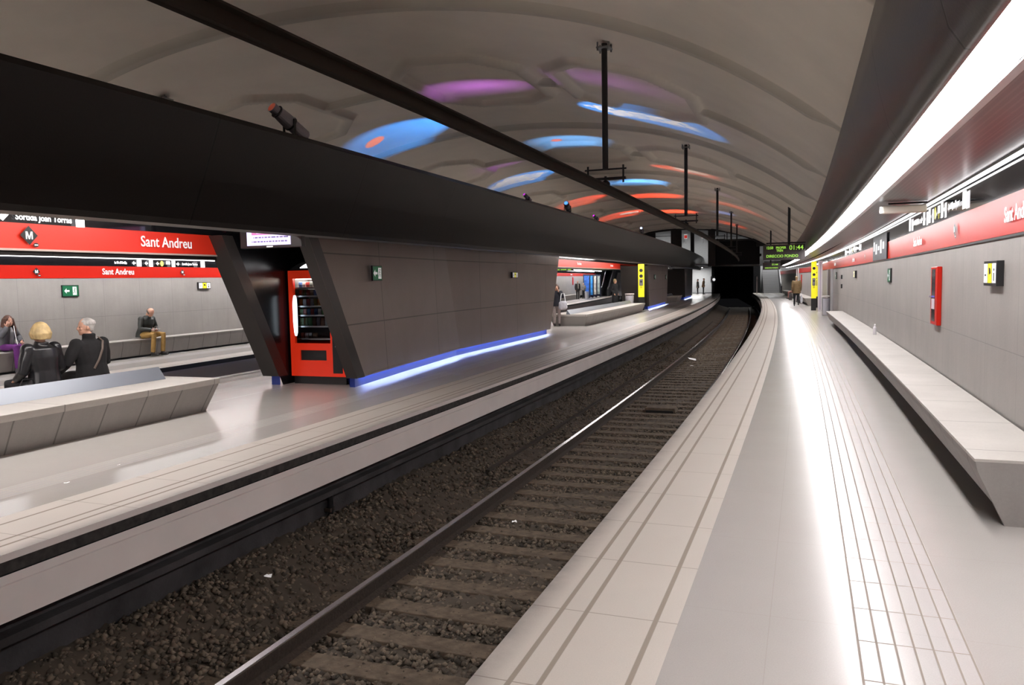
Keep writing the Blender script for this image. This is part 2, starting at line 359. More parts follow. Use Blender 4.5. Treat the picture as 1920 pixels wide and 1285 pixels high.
# left platform, mirrored
A = 14.9
struct(MB().sweep([(A, 0), (A, 1.985)], S0, 90, 2, uvmode='z', off=offL3), 'wall_left', 'wall')
struct(MB().sweep([(A - .012, 1.985), (A - .012, 2.275)], S0, 90, 2, uvmode='z', off=offL3), 'trim_11', 'red')
struct(MB().sweep([(A - .012, 2.275), (A - .012, 2.47), (A, 2.50)], S0, 90, 2, uvmode='z', off=offL3), 'trim_12', 'blackgloss')
struct(MB().sweep([(A, 2.50), (A - .75, 2.55)], S0, 90, 2, off=offL3), 'ceiling', 'soffit')
struct(MB().sweep([(A - .95, 2.58), (A - 1.1, 2.58), (A - 1.22, 3.0), (A - 1.22, 3.62), (A - .4, 3.62)], S0, 90, 2, uvmode='arc', off=offL3), 'trim_13', 'fascia')
# vault with ribs and octagonal relief frames
def relief(s_, o_):
    h = np.zeros_like(s_)
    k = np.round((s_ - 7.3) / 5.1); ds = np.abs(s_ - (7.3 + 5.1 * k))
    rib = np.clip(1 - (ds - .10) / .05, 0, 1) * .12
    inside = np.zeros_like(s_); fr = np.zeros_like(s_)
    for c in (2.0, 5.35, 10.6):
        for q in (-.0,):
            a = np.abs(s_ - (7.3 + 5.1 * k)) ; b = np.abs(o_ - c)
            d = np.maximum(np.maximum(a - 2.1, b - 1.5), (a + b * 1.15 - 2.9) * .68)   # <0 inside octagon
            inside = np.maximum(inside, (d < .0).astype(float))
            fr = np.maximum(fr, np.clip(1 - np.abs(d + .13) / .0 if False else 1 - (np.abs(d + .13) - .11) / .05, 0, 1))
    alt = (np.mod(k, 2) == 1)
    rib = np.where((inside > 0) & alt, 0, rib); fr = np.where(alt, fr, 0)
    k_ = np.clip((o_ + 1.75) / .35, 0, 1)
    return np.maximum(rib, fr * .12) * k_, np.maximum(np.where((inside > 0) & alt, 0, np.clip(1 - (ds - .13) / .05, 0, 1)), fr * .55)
def vault_mesh():
    S = np.concatenate([np.arange(S0, 30, .05), np.arange(30, S1 + .01, .1)]); O = np.arange(-2.0, 14.4, .08)
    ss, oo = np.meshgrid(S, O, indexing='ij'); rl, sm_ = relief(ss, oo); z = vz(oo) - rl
    th = TH0 + K1 * ss; x = X0 + (math.cos(TH0) - np.cos(th)) / K1 - oo * np.cos(th); y = Y0 + (np.sin(th) - math.sin(TH0)) / K1 + oo * np.sin(th)
    V = np.stack([x, y, z], -1).reshape(-1, 3); a, b = ss.shape; i = np.arange(a * b).reshape(a, b)
    F = np.stack([i[:-1, :-1], i[1:, :-1], i[1:, 1:], i[:-1, 1:]], -1).reshape(-1, 4)
    me = bpy.data.meshes.new('ceiling'); me.vertices.add(len(V)); me.vertices.foreach_set('co', V.ravel())
    me.loops.add(F.size); me.loops.foreach_set('vertex_index', F.ravel().astype(np.int32)); me.polygons.add(len(F))
    me.polygons.foreach_set('loop_start', np.arange(0, F.size, 4, dtype=np.int32)); me.polygons.foreach_set('loop_total', np.full(len(F), 4, np.int32))
    me.update(calc_edges=True); me.polygons.foreach_set('use_smooth', [True] * len(F)); 
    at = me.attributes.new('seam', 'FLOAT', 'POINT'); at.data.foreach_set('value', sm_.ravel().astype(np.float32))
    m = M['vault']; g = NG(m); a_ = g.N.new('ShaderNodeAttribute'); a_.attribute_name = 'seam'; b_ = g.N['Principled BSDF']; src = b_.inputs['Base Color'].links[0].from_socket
    g.L.new(g.mix(g.m('MULTIPLY', a_.outputs['Fac'], .50), src, (.26, .25, .20)), b_.inputs['Base Color']); me.materials.append(m)  # base colour is darker along the vault ribs and octagon frames
    o = bpy.data.objects.new('ceiling', me); COL.objects.link(o); o['kind'] = 'structure'
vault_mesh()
struct(MB().box(-9, 14, -12, 16, -2, 8, mx=None).add([], []) if False else MB().sweep([(-3.3, -1.6), (-3.3, 6.6), (18, 6.6), (18, -1.6)], S0 - .2, S0, 1, closed=True), 'wall_back', 'wall')  # unseen wall behind the camera, added to bounce light back
# island beams (dark metal, both sides) and canopy
offB = lambda t: (.004 * max(t, 0), .0030 * max(t, 0))
struct(MB().sweep([(5.30, 2.44), (5.62, 2.44)], S0, 86, 1.5, off=offB), 'trim_14', mat('beam underside', (.16, .15, .135), .5))
struct(MB().sweep([(5.30, 2.44), (5.26, 2.50), (5.05, 2.95), (4.86, 3.40), (4.78, 3.60), (4.80, 3.66), (5.1, 3.68), (7.6, 3.68), (7.8, 3.6), (7.8, 3.4)], S0, 86, 1.5, uvmode='arc', off=offB, mis=[0] * 9), 'trim_15', 'beam', smooth=False)
struct(MB().sweep([(5.62, 2.44), (5.62, 2.86), (7.45, 2.86)], S0, 86, 1.5, off=offB), 'ceiling', mat('island canopy lining', (.30, .28, .26), .5))
offN = lambda t: (.012 * max(t, 0), .0040 * max(t, 0))
struct(MB().sweep([(7.42, 2.86), (7.42, 2.53)], S0, 86, 1.5, uvmode='z', off=offN), 'trim_16', 'blackgloss')
struct(MB().sweep([(7.40, 2.53), (7.40, 2.225)], S0, 52, 1.5, uvmode='z', off=offN), 'trim_17', 'redsoft')
struct(MB().sweep([(7.39, 2.225), (7.39, 2.20), (7.42, 2.20)], S0, 52, 1.5, uvmode='z', off=offN), 'trim_18', 'pink')
struct(MB().sweep([(7.43, 2.20), (7.43, 2.145), (7.50, 2.145), (7.9, 3.0), (8.0, 3.4), (7.8, 3.6)], S0, 86, 1.5, uvmode='arc', off=offN), 'trim_19', 'beam')

# ---------------------------------------------------------------- track bed
def ballast_mesh():
    S = np.concatenate([np.arange(-3, 14, .06), np.arange(14, 80, .4)]); O = np.arange(.05, 3.9, .06)
    ss, oo = np.meshgrid(S, O, indexing='ij')
    z = -1.24 + .0 * ss + np.clip((oo - 2.75) / .9, 0, 1) ** 1.3 * .30
    z = z + rng.normal(0, .012, ss.shape) + .02 * np.sin(ss * 2.1 + oo * 3) * np.cos(oo * 2.3)
    th = TH0 + K1 * ss; x = X0 + (math.cos(TH0) - np.cos(th)) / K1 - oo * np.cos(th); y = Y0 + (np.sin(th) - math.sin(TH0)) / K1 + oo * np.sin(th)
    V = np.stack([x, y, z], -1).reshape(-1, 3); a, b = ss.shape; i = np.arange(a * b).reshape(a, b)
    F = np.stack([i[:-1, :-1], i[1:, :-1], i[1:, 1:], i[:-1, 1:]], -1).reshape(-1, 4)
    # loose stones: squashed octahedra
    n = 46000; st = rng.random(n) ** 2.0 * 32 - 1.5; ot = rng.random(n) * 3.7 + .1
    zt = -1.235 + np.clip((ot - 2.75) / .9, 0, 1) ** 1.3 * .30; r = rng.uniform(.014, .040, n)
    o6 = np.array([(1, 0, 0), (0, 1, 0), (-1, 0, 0), (0, -1, 0), (0, 0, 1), (0, 0, -1)], float)
    f8 = np.array([(0, 1, 4), (1, 2, 4), (2, 3, 4), (3, 0, 4), (1, 0, 5), (2, 1, 5), (3, 2, 5), (0, 3, 5)])
    th = TH0 + K1 * st; cx = X0 + (math.cos(TH0) - np.cos(th)) / K1 - ot * np.cos(th); cy = Y0 + (np.sin(th) - math.sin(TH0)) / K1 + ot * np.sin(th)
    q = o6[None] * rng.uniform(.6, 1.3, (n, 6, 1)) * r[:, None, None]; an = rng.random(n) * 6.28; c, s_ = np.cos(an), np.sin(an)
    tl = rng.uniform(-.6, .6, (n, 1))
    X = q[..., 0] * c[:, None] - q[..., 1] * s_[:, None]; Y = q[..., 0] * s_[:, None] + q[..., 1] * c[:, None]; Z = q[..., 2] * .8 + X * tl
    SV = np.stack([X + cx[:, None], Y + cy[:, None], Z + zt[:, None]], -1).reshape(-1, 3)
    SF = (f8[None] + (np.arange(n) * 6)[:, None, None]).reshape(-1, 3) + len(V)
    me = bpy.data.meshes.new('gravel_ballast'); AV = np.concatenate([V, SV]); me.vertices.add(len(AV)); me.vertices.foreach_set('co', AV.ravel())
    li = np.concatenate([F.ravel(), SF.ravel()]).astype(np.int32); me.loops.add(len(li)); me.loops.foreach_set('vertex_index', li)
    tot = np.concatenate([np.full(len(F), 4), np.full(len(SF), 3)]).astype(np.int32); me.polygons.add(len(tot))
    me.polygons.foreach_set('loop_start', np.concatenate([[0], np.cumsum(tot)[:-1]]).astype(np.int32)); me.polygons.foreach_set('loop_total', tot)
    me.update(calc_edges=True)
    ats = me.attributes.new('tone', 'FLOAT', 'FACE'); ats.data.foreach_set('value', np.concatenate([np.full(len(F), .8), np.repeat(rng.uniform(.35, 2.3, n), 8)]).astype(np.float32))
    m = mat('gravel stone', (.06, .05, .04), .9); g = NG(m); at = g.N.new('ShaderNodeAttribute'); at.attribute_name = 'tone'
    sc = g.N.new('ShaderNodeVectorMath'); sc.operation = 'SCALE'; sc.inputs[0].default_value = (.085, .066, .048); g.L.new(at.outputs['Fac'], sc.inputs['Scale'])
    g.L.new(sc.outputs[0], g.N['Principled BSDF'].inputs['Base Color']); me.materials.append(m)
    o = bpy.data.objects.new('gravel_ballast', me); COL.objects.link(o)
    tag(o, 'dark brown loose gravel filling the track bed around the sleepers', 'gravel', kind='stuff')
ballast_mesh()
RZ = -1.05
def rail(oc, s0, s1, ztop, label, name='rail'):
    t = thing(name, label, 'rail', frame((s0 + s1) / 2, oc, ztop - .16))
    pr = [(oc - .034, ztop - .004), (oc + .034, ztop - .004), (oc + .036, ztop - .04), (oc + .010, ztop - .055), (oc + .010, ztop - .135), (oc + .07, ztop - .16), (oc - .07, ztop - .16), (oc - .010, ztop - .135), (oc - .010, ztop - .055), (oc - .036, ztop - .04)]
    MB().sweep(pr, s0, s1, 1.5, closed=True).build('rail_body', 'rust', t, world=True)
    MB().sweep([(oc - .034, ztop - .004), (oc - .028, ztop), (oc + .028, ztop), (oc + .034, ztop - .004), (oc + .035, ztop - .012), (oc - .035, ztop - .012)], s0, s1, 1.5, closed=True).build('rail_head', 'steel', t, world=True)
rail(2.47, -4, 72, RZ, 'running rail with bright polished top, nearest the island platform')
rail(.75, -4, 72, RZ, 'running rail close under the edge of the right platform')
t = thing('guard_rail', 'rusty brown spare rail lying in the gravel beside the island platform wall', 'rail', frame(20, 3.1, -1.25))
MB().sweep([(3.07, -1.1), (3.14, -1.1), (3.14, -1.13), (3.115, -1.145), (3.115, -1.22), (3.16, -1.25), (3.05, -1.25), (3.095, -1.22), (3.095, -1.145), (3.07, -1.13)], 7.0, 50, 1.5, closed=True).build('rail_body', 'rust', t, world=True)
sl = None
for k in range(112):
    sk = .66 + .572 * (k - 5) + random.uniform(-.015, .015)
    if sl is None:
        mb = MB(); n = 7
        for i in range(n):
            pass
        mb.box(-.115, .115, -1.25, 1.25, -.08, .012)
        sl = mb.build('railway_sleeper', 'sleeper', bevel=.008); o = sl
    else: o = sl.copy(); COL.objects.link(o)
    o.matrix_world = frame(sk, 1.62 + random.uniform(-.03, .03), -1.225, random.uniform(-.008, .008))
    tag(o, 'dark weathered timber sleeper set in the gravel under the two rails', 'sleeper', 'railway sleepers under the near track')
# ---------------------------------------------------------------- lamps
def strip(o0, o1, s0, s1, z, m, label, off=None, wid=.02):
    t = thing('light_strip', label, 'light', frame((s0 + s1) / 2, (o0 + o1) / 2, z))
    MB().sweep([(o0, z - .005), (o1, z - .005), (o1, z + .015), (o0, z + .015)], s0, s1, 2.5, closed=True, off=off).build('diffuser', m, t, world=True)
    MB().sweep([(o0 - wid, z + .0155), (o1 + wid, z + .0155), (o1 + wid, z + .05), (o0 - wid, z + .05)], s0, s1, 2.5, closed=True, off=off).build('housing', 'silver', t, world=True)
strip(-2.265, -2.045, S0 + .1, 29.5, 2.70, 'tube', 'wide white light strip along the ceiling edge above the right platform', off=offS)
strip(-2.265, -2.045, 31.5, 64, 2.70, 'tube', 'farther white light strip above the far end of the right platform', off=offS)
strip(-2.985, -2.95, S0 + .1, 80, 2.68, 'cove', 'thin white light line along the top of the right wall', wid=.0)
strip(A - .95, A - .75, S0, 88, 2.545, 'tube', 'wide white light strip above the left platform', off=offL3)
strip(A - .10, A - .04, S0, 88, 2.47, 'cove', 'thin white light line along the top of the left wall', off=offL3, wid=.0)
for a, b in ((-7, 5.6), (22.6, 41), (75, 85)):
    strip(6.05, 6.35, a, b, 2.84, 'island_tube', {-7: 'canopy light strip above the island bench in the foreground', 22.6: 'canopy light strip above the island bench behind the first pier', 75: 'canopy light strip at the far tip of the island platform'}[a], off=offB)
# ---------------------------------------------------------------- benches
def bench_right(s0, s1, label, oo=0.):
    t = thing('concrete_bench', label, 'bench', frame((s0 + s1) / 2, -2.7 + oo, 0))
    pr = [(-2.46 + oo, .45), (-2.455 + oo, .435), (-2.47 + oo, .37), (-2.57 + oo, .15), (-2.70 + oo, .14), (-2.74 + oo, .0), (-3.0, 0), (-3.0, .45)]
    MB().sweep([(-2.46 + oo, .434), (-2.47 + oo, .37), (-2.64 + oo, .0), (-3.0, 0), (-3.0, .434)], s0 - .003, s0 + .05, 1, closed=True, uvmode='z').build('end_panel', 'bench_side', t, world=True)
    MB().sweep(pr, s0, s1, 1.2, closed=True, uvmode='z', mis=[1, 1, 1, 2, 2, 2, 1, 0]).build('bench_block', ['bench_side', 'bench_side', 'black'], t, world=True)  # recess faces under the seat are coloured black for their shadow
    MB().sweep([(-2.45 + oo, .435), (-2.45 + oo, .455), (-3.0, .455), (-3.0, .435)], s0 - .004, s1 + .004, 1.2, closed=True, uvmode='o').build('seat', 'bench', t, world=True)
bench_right(2.28, 27.0, 'long pale concrete bench running along the right wall in the foreground')
bench_right(46, 78, 'farther concrete bench against the right wall beyond the yellow totem')
def bench_left(s0, s1):
    t = thing('concrete_bench', 'long concrete bench against the left wall behind the seated people', 'bench', frame((s0 + s1) / 2, 14.6, 0))
    pr = [(14.38, .45), (14.38, .36), (14.46, .05), (14.62, .0), (14.88, 0), (14.88, .45)]
    MB().sweep(pr, s0, s1, 1.2, closed=True, uvmode='z', off=offL3f, mis=[0] * 6).build('bench_block', 'bench_side', t, world=True)
    MB().sweep([(14.37, .435), (14.37, .455), (14.88, .455), (14.88, .435)], s0, s1, 1.2, closed=True, uvmode='o', off=offL3f).build('seat', 'bench', t, world=True)
bench_left(-4, 73)
def bench_island(s0, s1, ob, label, tip=.35):
    """double-sided bench; tapered front, pale cap, steel backrest plate along its middle"""
    t = thing('concrete_bench', label, 'bench', frame((s0 + s1) / 2, ob + .75, 0))
    # body: front face cants in towards the floor, both ends cant as well
    n = max(2, int((s1 - s0) / .6)); rows = []
    pr = [(ob + .02, .37, 1), (ob + .16, .0, 0), (ob + 1.40, .0, 0), (ob + 1.54, .37, 1)]
    vs = []; fs = []; uvs = []
    for i in range(n + 1):
        f = i / n
        for (o, z, topp) in pr:
            a, b = (s0, s1) if topp else (s0 + tip * .35, s1 - tip * .35)
            vs.append(W(a + (b - a) * f, o, z))
    for i in range(n):
        for j in range(4):
            a, b = i * 4 + j, i * 4 + (j + 1) % 4; fs.append((a, b, b + 4, a + 4)); sa = s0 + (s1 - s0) * i / n; sb = s0 + (s1 - s0) * (i + 1) / n
            uvs.append([(sa, 0), (sa, .37), (sb, .37), (sb, 0)])
    fs += [(3, 2, 1, 0), tuple(n * 4 + k for k in range(4))]; uvs += [[(.5, .1)] * 4] * 2
    MB().add(vs, fs, uvs).build('bench_block', 'bench_side', t, world=True)
    MB().sweep([(ob, .45), (ob + .01, .37), (ob + 1.55, .37), (ob + 1.56, .45)], s0 - .01, s1 + .01, .6, closed=True, uvmode='z').build('seat', 'bench', t, world=True, bevel=.006)
    MB().sweep([(ob + .70, .452), (ob + .82, .62), (ob + .835, .62), (ob + .86, .452)], s0 + .0, s1 - .28, 1.2, closed=True).build('backrest', 'backrest', t, world=True)
bench_island(-3.2, 5.10, 6.40, 'grey concrete island bench with steel backrest, lower left foreground')
bench_island(25.4, 39.5, 6.10, 'island bench between the two dark piers, beside the woman with the white bag')
bench_island(56.4, 60.5, 5.98, 'short pale concrete block bench between the second and third piers')
# ---------------------------------------------------------------- piers
def pier(s0, s1, lean0, lean1, face, back, label, niche=False, zt=2.52):
    """face: list of (s, o) along the track side at the foot; ends lean outwards towards the top"""
    t = thing('pier', label, 'pier', frame((s0 + s1) / 2, (face[0][1] + back) / 2, 0))
    zb = .16
    def top(p):
        s_, o = p; f = (s_ - s0) / (s1 - s0); return (s_ + lean0 * (1 - f) * (1 if f < .5 else 0) + lean1 * f * (0 if f < .5 else 1), o)
    # long side towards the near track
    vs = []; fs = []; uvs = []
    for i, p in enumerate(face):
        q = top(p); vs += [W(p[0], p[1], zb), W(q[0], q[1], zt + offB(q[0])[1])]
    for i in range(len(face) - 1):
        fs.append((2 * i, 2 * i + 2, 2 * i + 3, 2 * i + 1)); a, b = face[i][0], face[i + 1][0]
        uvs.append([(a, zb), (b, zb), (top(face[i + 1])[0], zt), (top(face[i])[0], zt)])
    MB().add(vs, fs, uvs).build('side_cladding', 'pier', t, world=True, fix=False)
    bvs = [W(s0, back, zb), W(s1, back, zb), W(s1 + lean1, back, zt + .1), W(s0 + lean0, back, zt + .1)]
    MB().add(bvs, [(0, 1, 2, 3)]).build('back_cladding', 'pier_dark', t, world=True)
    # far end
    f1 = face[-1]
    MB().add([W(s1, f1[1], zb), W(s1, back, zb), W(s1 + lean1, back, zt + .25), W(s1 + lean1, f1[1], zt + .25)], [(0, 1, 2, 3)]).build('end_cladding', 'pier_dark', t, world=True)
    f0 = face[0]
    def fr(o_a, o_b):   # raked leg of the end frame
        return [W(s0, o_a, zb), W(s0, o_b, zb), W(s0 + lean0, o_b, zt + .03), W(s0 + lean0, o_a, zt + .03)]
    if niche:
        for (a, b) in ((f0[1], f0[1] + .21), (back - .34, back)):
            v = fr(a, b); w_ = [p + (W(1, 0) - W(0, 0)) * .25 for p in v]
            MB().add(v + w_, [(0, 1, 2, 3), (7, 6, 5, 4), (0, 4, 5, 1), (2, 6, 7, 3), (1, 5, 6, 2), (0, 3, 7, 4)]).build('frame_leg', 'pier_dark', t, world=True)
        # niche lining: side walls, back, top
        i0, i1, d, i2 = f0[1] + .21, back - .34, s0 + 1.5, f0[1] + .36
        z1 = 2.60
        MB().add([W(s0 + .1, i0, .0), W(d, i2, .0), W(d, i2, z1), W(s0 + lean0 + .1, i0, z1)], [(0, 1, 2, 3)]).add(
            [W(s0 + .1, i1, .0), W(d, i1, .0), W(d, i1, z1), W(s0 + lean0 + .1, i1, z1)], [(0, 1, 2, 3)]).add(
            [W(d, i2, .0), W(d, i1, .0), W(d, i1, z1), W(d, i2, z1)], [(0, 1, 2, 3)]).add(
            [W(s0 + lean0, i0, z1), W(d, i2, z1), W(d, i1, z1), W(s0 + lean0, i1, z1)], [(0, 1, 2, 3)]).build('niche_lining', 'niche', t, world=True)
    else:
        MB().add(fr(f0[1], back), [(0, 1, 2, 3)]).build('end_frame', 'pier_dark', t, world=True)
    # blue lit plinth and the led strip under the cladding
    ins = .10; pl = MB(); pl2 = MB(); ld = MB(); un = MB()
    pf = [(face[0][0] + .08, face[0][1] + ins)] + [(p[0], p[1] + ins) for p in face[1:-1]] + [(face[-1][0] - .12, face[-1][1] + ins)]
    for (p, q) in zip(pf[:-1], pf[1:]):
        pl.add([W(p[0], p[1], 0), W(q[0], q[1], 0), W(q[0], q[1], zb), W(p[0], p[1], zb)], [(0, 1, 2, 3)])
        ld.add([W(p[0], p[1] - .075, zb + .022), W(q[0], q[1] - .075, zb + .022), W(q[0], q[1] - .045, zb + .022), W(p[0], p[1] - .045, zb + .022),
                W(p[0], p[1] - .075, zb + .030), W(q[0], q[1] - .075, zb + .030), W(q[0], q[1] - .045, zb + .030), W(p[0], p[1] - .045, zb + .030)], [(0, 1, 2, 3), (4, 5, 6, 7), (0, 1, 5, 4), (3, 2, 6, 7)])
        un.add([W(p[0] - .08, p[1] - ins, zb + .035), W(q[0] + .1, q[1] - ins, zb + .035), W(q[0], q[1], zb + .035), W(p[0], p[1], zb + .035)], [(0, 1, 2, 3)])
    o1 = face[0][1] + (.22 if niche else back - face[0][1])
    pl.add([W(s0 + .08, f0[1] + ins, 0), W(s0 + .08, o1 - .02, 0), W(s0 + .08, o1 - .02, zb), W(s0 + .08, f0[1] + ins, zb)], [(0, 1, 2, 3)])
    if niche: pl2.add([W(s0 + .08, back - .30, 0), W(s0 + .08, back - .12, 0), W(s0 + .08, back - .12, zb), W(s0 + .08, back - .30, zb)], [(0, 1, 2, 3)])
    pl.add([W(s1 - .12, f1[1] + ins, 0), W(s1 - .12, back - .1, 0), W(s1 - .12, back - .1, zb), W(s1 - .12, f1[1] + ins, zb)], [(0, 1, 2, 3)])
    [q_.build('plinth', 'blueplinth', t, world=True) for q_ in (pl, pl2) if q_.v]; ld.build('led_strip', 'blueled', t, world=True); un.build('underside', 'pier_dark', t, world=True)
    return t
P1 = pier(7.55, 21.0, -1.30, 1.2, [(7.55, 5.65), (9.78, 5.92), (13.3, 6.28), (21.0, 6.32)], 7.56, 'dark bronze-clad pier on the island holding the red vending machine in its end', niche=True)
P2 = pier(42.5, 52.4, -.6, .7, [(42.5, 6.30), (52.4, 6.38)], 7.9, 'second dark-clad pier on the island, behind the yellow strip')
P3 = pier(64.5, 74.0, -.6, .7, [(64.5, 6.05), (74.0, 6.0)], 7.9, 'third and farthest dark-clad pier on the island')
# ---------------------------------------------------------------- conductor rail and its hangers
t = thing('conductor_rail', 'dark rigid overhead conductor rail hanging above the near track', 'conductor rail', frame(20, 1.65, 3.2))
cb = lambda s_: 3.14 + (.03 * min(max((s_ - 4) / 5, 0), 1))
MB().sweep([(1.61, 3.14), (1.625, 3.13), (1.64, 3.18), (1.66, 3.18), (1.675, 3.13), (1.69, 3.14), (1.67, 3.235), (1.71, 3.245), (1.71, 3.26), (1.59, 3.26), (1.59, 3.245), (1.63, 3.235)], S0, 100, 1.2, closed=True).build('rail_profile', 'bar', t, world=True)
hang = None
for i, s_ in enumerate((8.75, 18.9, 30.2, 42.2, 53.5)):
    lb = ['nearest hanger pole holding the conductor rail over the track', 'second hanger pole along the conductor rail', 'third hanger pole along the conductor rail', 'fourth hanger pole along the conductor rail', 'farthest hanger pole of the conductor rail'][i]
    if hang is None:
        t = hang = thing('hanger_pole', lb, 'pole', frame(s_, 1.65, 5.44), 'hanger poles of the conductor rail')
        MB().tube([(0, 0, .05), (0, 0, -1.93)], .048, 14).build('pole', 'darkmetal', t, smooth=False)
        f = MB().box(-.11, .11, -.11, .11, -.035, -.015); f.build('mounting_plate', 'greysteel', t)
        for dx, dy in ((-.09, -.09), (-.09, .09), (.09, -.09), (.09, .09)): MB().tube([(dx, dy, .06), (dx, dy, -.07)], .014, 6).build('anchor_bolt', 'greysteel', t)
        MB().tube([(0, -.34, -1.93), (0, .34, -1.93)], .014, 8).build('crossbar', 'darkmetal', t)
        MB().box(-.03, .03, -.33, .36, -2.10, -2.06).build('crossbar', 'darkmetal', t)
        for dy in (-.29, .29): MB().tube([(0, dy, -1.87), (0, dy, -2.15)], .016, 8).build('threaded_rod', 'darkmetal', t)
        MB().tube([(0, 0, -2.04), (0, 0, -2.10), (0, 0, -2.11), (0, 0, -2.14), (0, 0, -2.18)], [.02, .02, .03, .07, .075], 12).build('insulator', 'darkmetal', t)
    else: t = copy_tree(hang, frame(s_, 1.65, 5.44), None, lb)
# poles of the far track seen over the beam
for i, (s_, z0) in enumerate(((8.9, 3.9), (66.5 - 30, 3.9))):
    t = thing('hanger_pole', ['short grey hanger pole poking up behind the dark beam at left', 'thin hanger pole rising behind the beam in the distance'][i], 'pole', frame(s_, 10.7, vz(10.7) - .05))
    MB().tube([(0, 0, .04), (0, 0, z0 - 5.5)], .05 if i == 0 else .03, 12).build('pole', 'greysteel', t)
    MB().box(-.12, .12, -.12, .12, -.04, -.015).build('mounting_plate', 'greysteel', t)
    for dx, dy in ((-.09, -.09), (.09, .09)): MB().tube([(dx, dy, .04), (dx, dy, -.08)], .014, 6).build('anchor_bolt', 'greysteel', t)
# ---------------------------------------------------------------- light projectors on the beam
SPOTS = []
def projector(s_, o_, z_, yaw, tilt, label, lens, L=.34, r=.055):
    t = thing('stage_projector', label, 'projector', frame(s_, o_, z_, yaw))
    mx = Matrix.Translation((0, 0, r * 2.0)) @ Matrix.Rotation(-tilt, 4, 'Y')
    P_ = lambda x: mx @ Vector((x, 0, 0))
    MB().tube([P_(-L * .5), P_(-L * .46), P_(-.05), P_(-.04), P_(.05), P_(L * .32), P_(L * .33), P_(L * .5)], [r * .8, r, r, r * 1.1, r * 1.1, r * .95, r * .75, r * .8], 18).build('barrel', mat('projector grey', (.22, .20, .22), .45, metal=.3), t)
    MB().tube([P_(-.04), P_(-.02)], r * 1.18, 18).build('shutter_ring', 'black', t)
    MB().tube([P_(L * .34), P_(L * .36)], r * 1.05, 18).build('focus_ring', 'black', t)
    MB().tube([P_(L * .5), P_(L * .505)], r * .7, 16).build('lens', mat('lens glow', lens, .2, emit=lens, es=1.6 if lens[2] > .4 else .25), t)
    MB().box(-.015, .015, -r * 1.35, -r * 1.2, 0, r * 2.4).box(-.015, .015, r * 1.2, r * 1.35, 0, r * 2.4).box(-.03, .03, -r * 1.4, r * 1.4, -.005, .01).build('yoke', 'black', t)
    return t
projector(5.02, 5.0, 3.70, R_(165), R_(30), 'large grey stage projector on top of the dark beam, upper left', (.5, .10, .06), .62, .085)
projector(14.6, 4.95, 3.70, R_(150), R_(35), 'small dark projector on the beam left of the blue-lensed one', (.4, .02, .5), .26, .045)
projector(18.3, 4.95, 3.72, R_(185), R_(22), 'projector with glowing blue lens on the dark beam', (.08, .3, 1), .5, .075)
projector(21.9, 4.95, 3.73, R_(150), R_(30), 'small projector with magenta lens on the dark beam', (.8, .02, .9), .26, .045)
projector(31.0, 4.95, 3.76, R_(185), R_(20), 'farther projector with pale blue lens on the dark beam', (.6, .7, 1), .5, .075)
# ---------------------------------------------------------------- station names, metro logos, direction signs
def on_wall(s_, o_, z_, side):
    """frame for a flat thing on a wall; side 'r' = right wall (reader at larger o), 'l' = left wall (reader at smaller o)"""
    f = frame(s_, o_, z_); return f, face_dir(0, 0, 0, '+y' if side == 'r' else '-y')
def name_sign(s_, o_, z_, side, where, size=.19, m='white', width=.93):
    f, d = on_wall(s_, o_, z_, side); t = thing('station_name', 'white lettering Sant Andreu ' + where, 'lettering', f)
    return text('Sant Andreu', size, m, t, d @ Matrix.Translation((0, 0, .002)), 'lettering', bold=.0022, width=width)
def logo(s_, o_, z_, side, where, r=.105):
    f, d = on_wall(s_, o_, z_, side); t = thing('metro_logo', 'black diamond with a white M ' + where, 'logo', f)
    q = MB(); c = [d @ Vector(p) for p in ((0, r, .001), (r, 0, .001), (0, -r, .001), (-r, 0, .001))]; q.add(c, [(0, 1, 2, 3)], None); q.build('diamond', 'black', t)
    k_ = r * .40; mp = [(-1, -1), (-.62, -1), (-.62, .25), (-.18, -1), (.18, -1), (.62, .25), (.62, -1), (1, -1), (1, 1), (.48, 1), (0, -.25), (-.48, 1), (-1, 1)]
    mm_ = MB(); quads = [((-1, -1), (-.62, -1), (-.62, 1), (-1, 1)), ((.62, -1), (1, -1), (1, 1), (.62, 1)), ((-.62, 1), (-.62, .3), (-.17, -1), (.0, -1), (.0, -.35), (-.45, 1)), ((.62, 1), (.45, 1), (0, -.35), (0, -1), (.17, -1), (.62, .3))]
    for q_ in quads: mm_.add([d @ Vector((x * k_, z * k_, .004)) for x, z in q_], [tuple(range(len(q_)))])
    mm_.build('letter', 'white', t)
    e = MB(); n = 20; cx, cz = r * .75, -r * .98
    e.add([d @ Vector((cx + .036 * math.cos(6.2832 * k / n), cz + .026 * math.sin(6.2832 * k / n), .001)) for k in range(n)], [tuple(range(n))]); e.build('oval', 'black', t)
    b = MB(); b.add([d @ Vector(p) for p in ((cx - .024, cz - .006, .003), (cx + .024, cz - .006, .003), (cx + .024, cz + .006, .003), (cx - .024, cz + .006, .003))], [(0, 1, 2, 3)]); b.build('oval_mark', 'white', t)
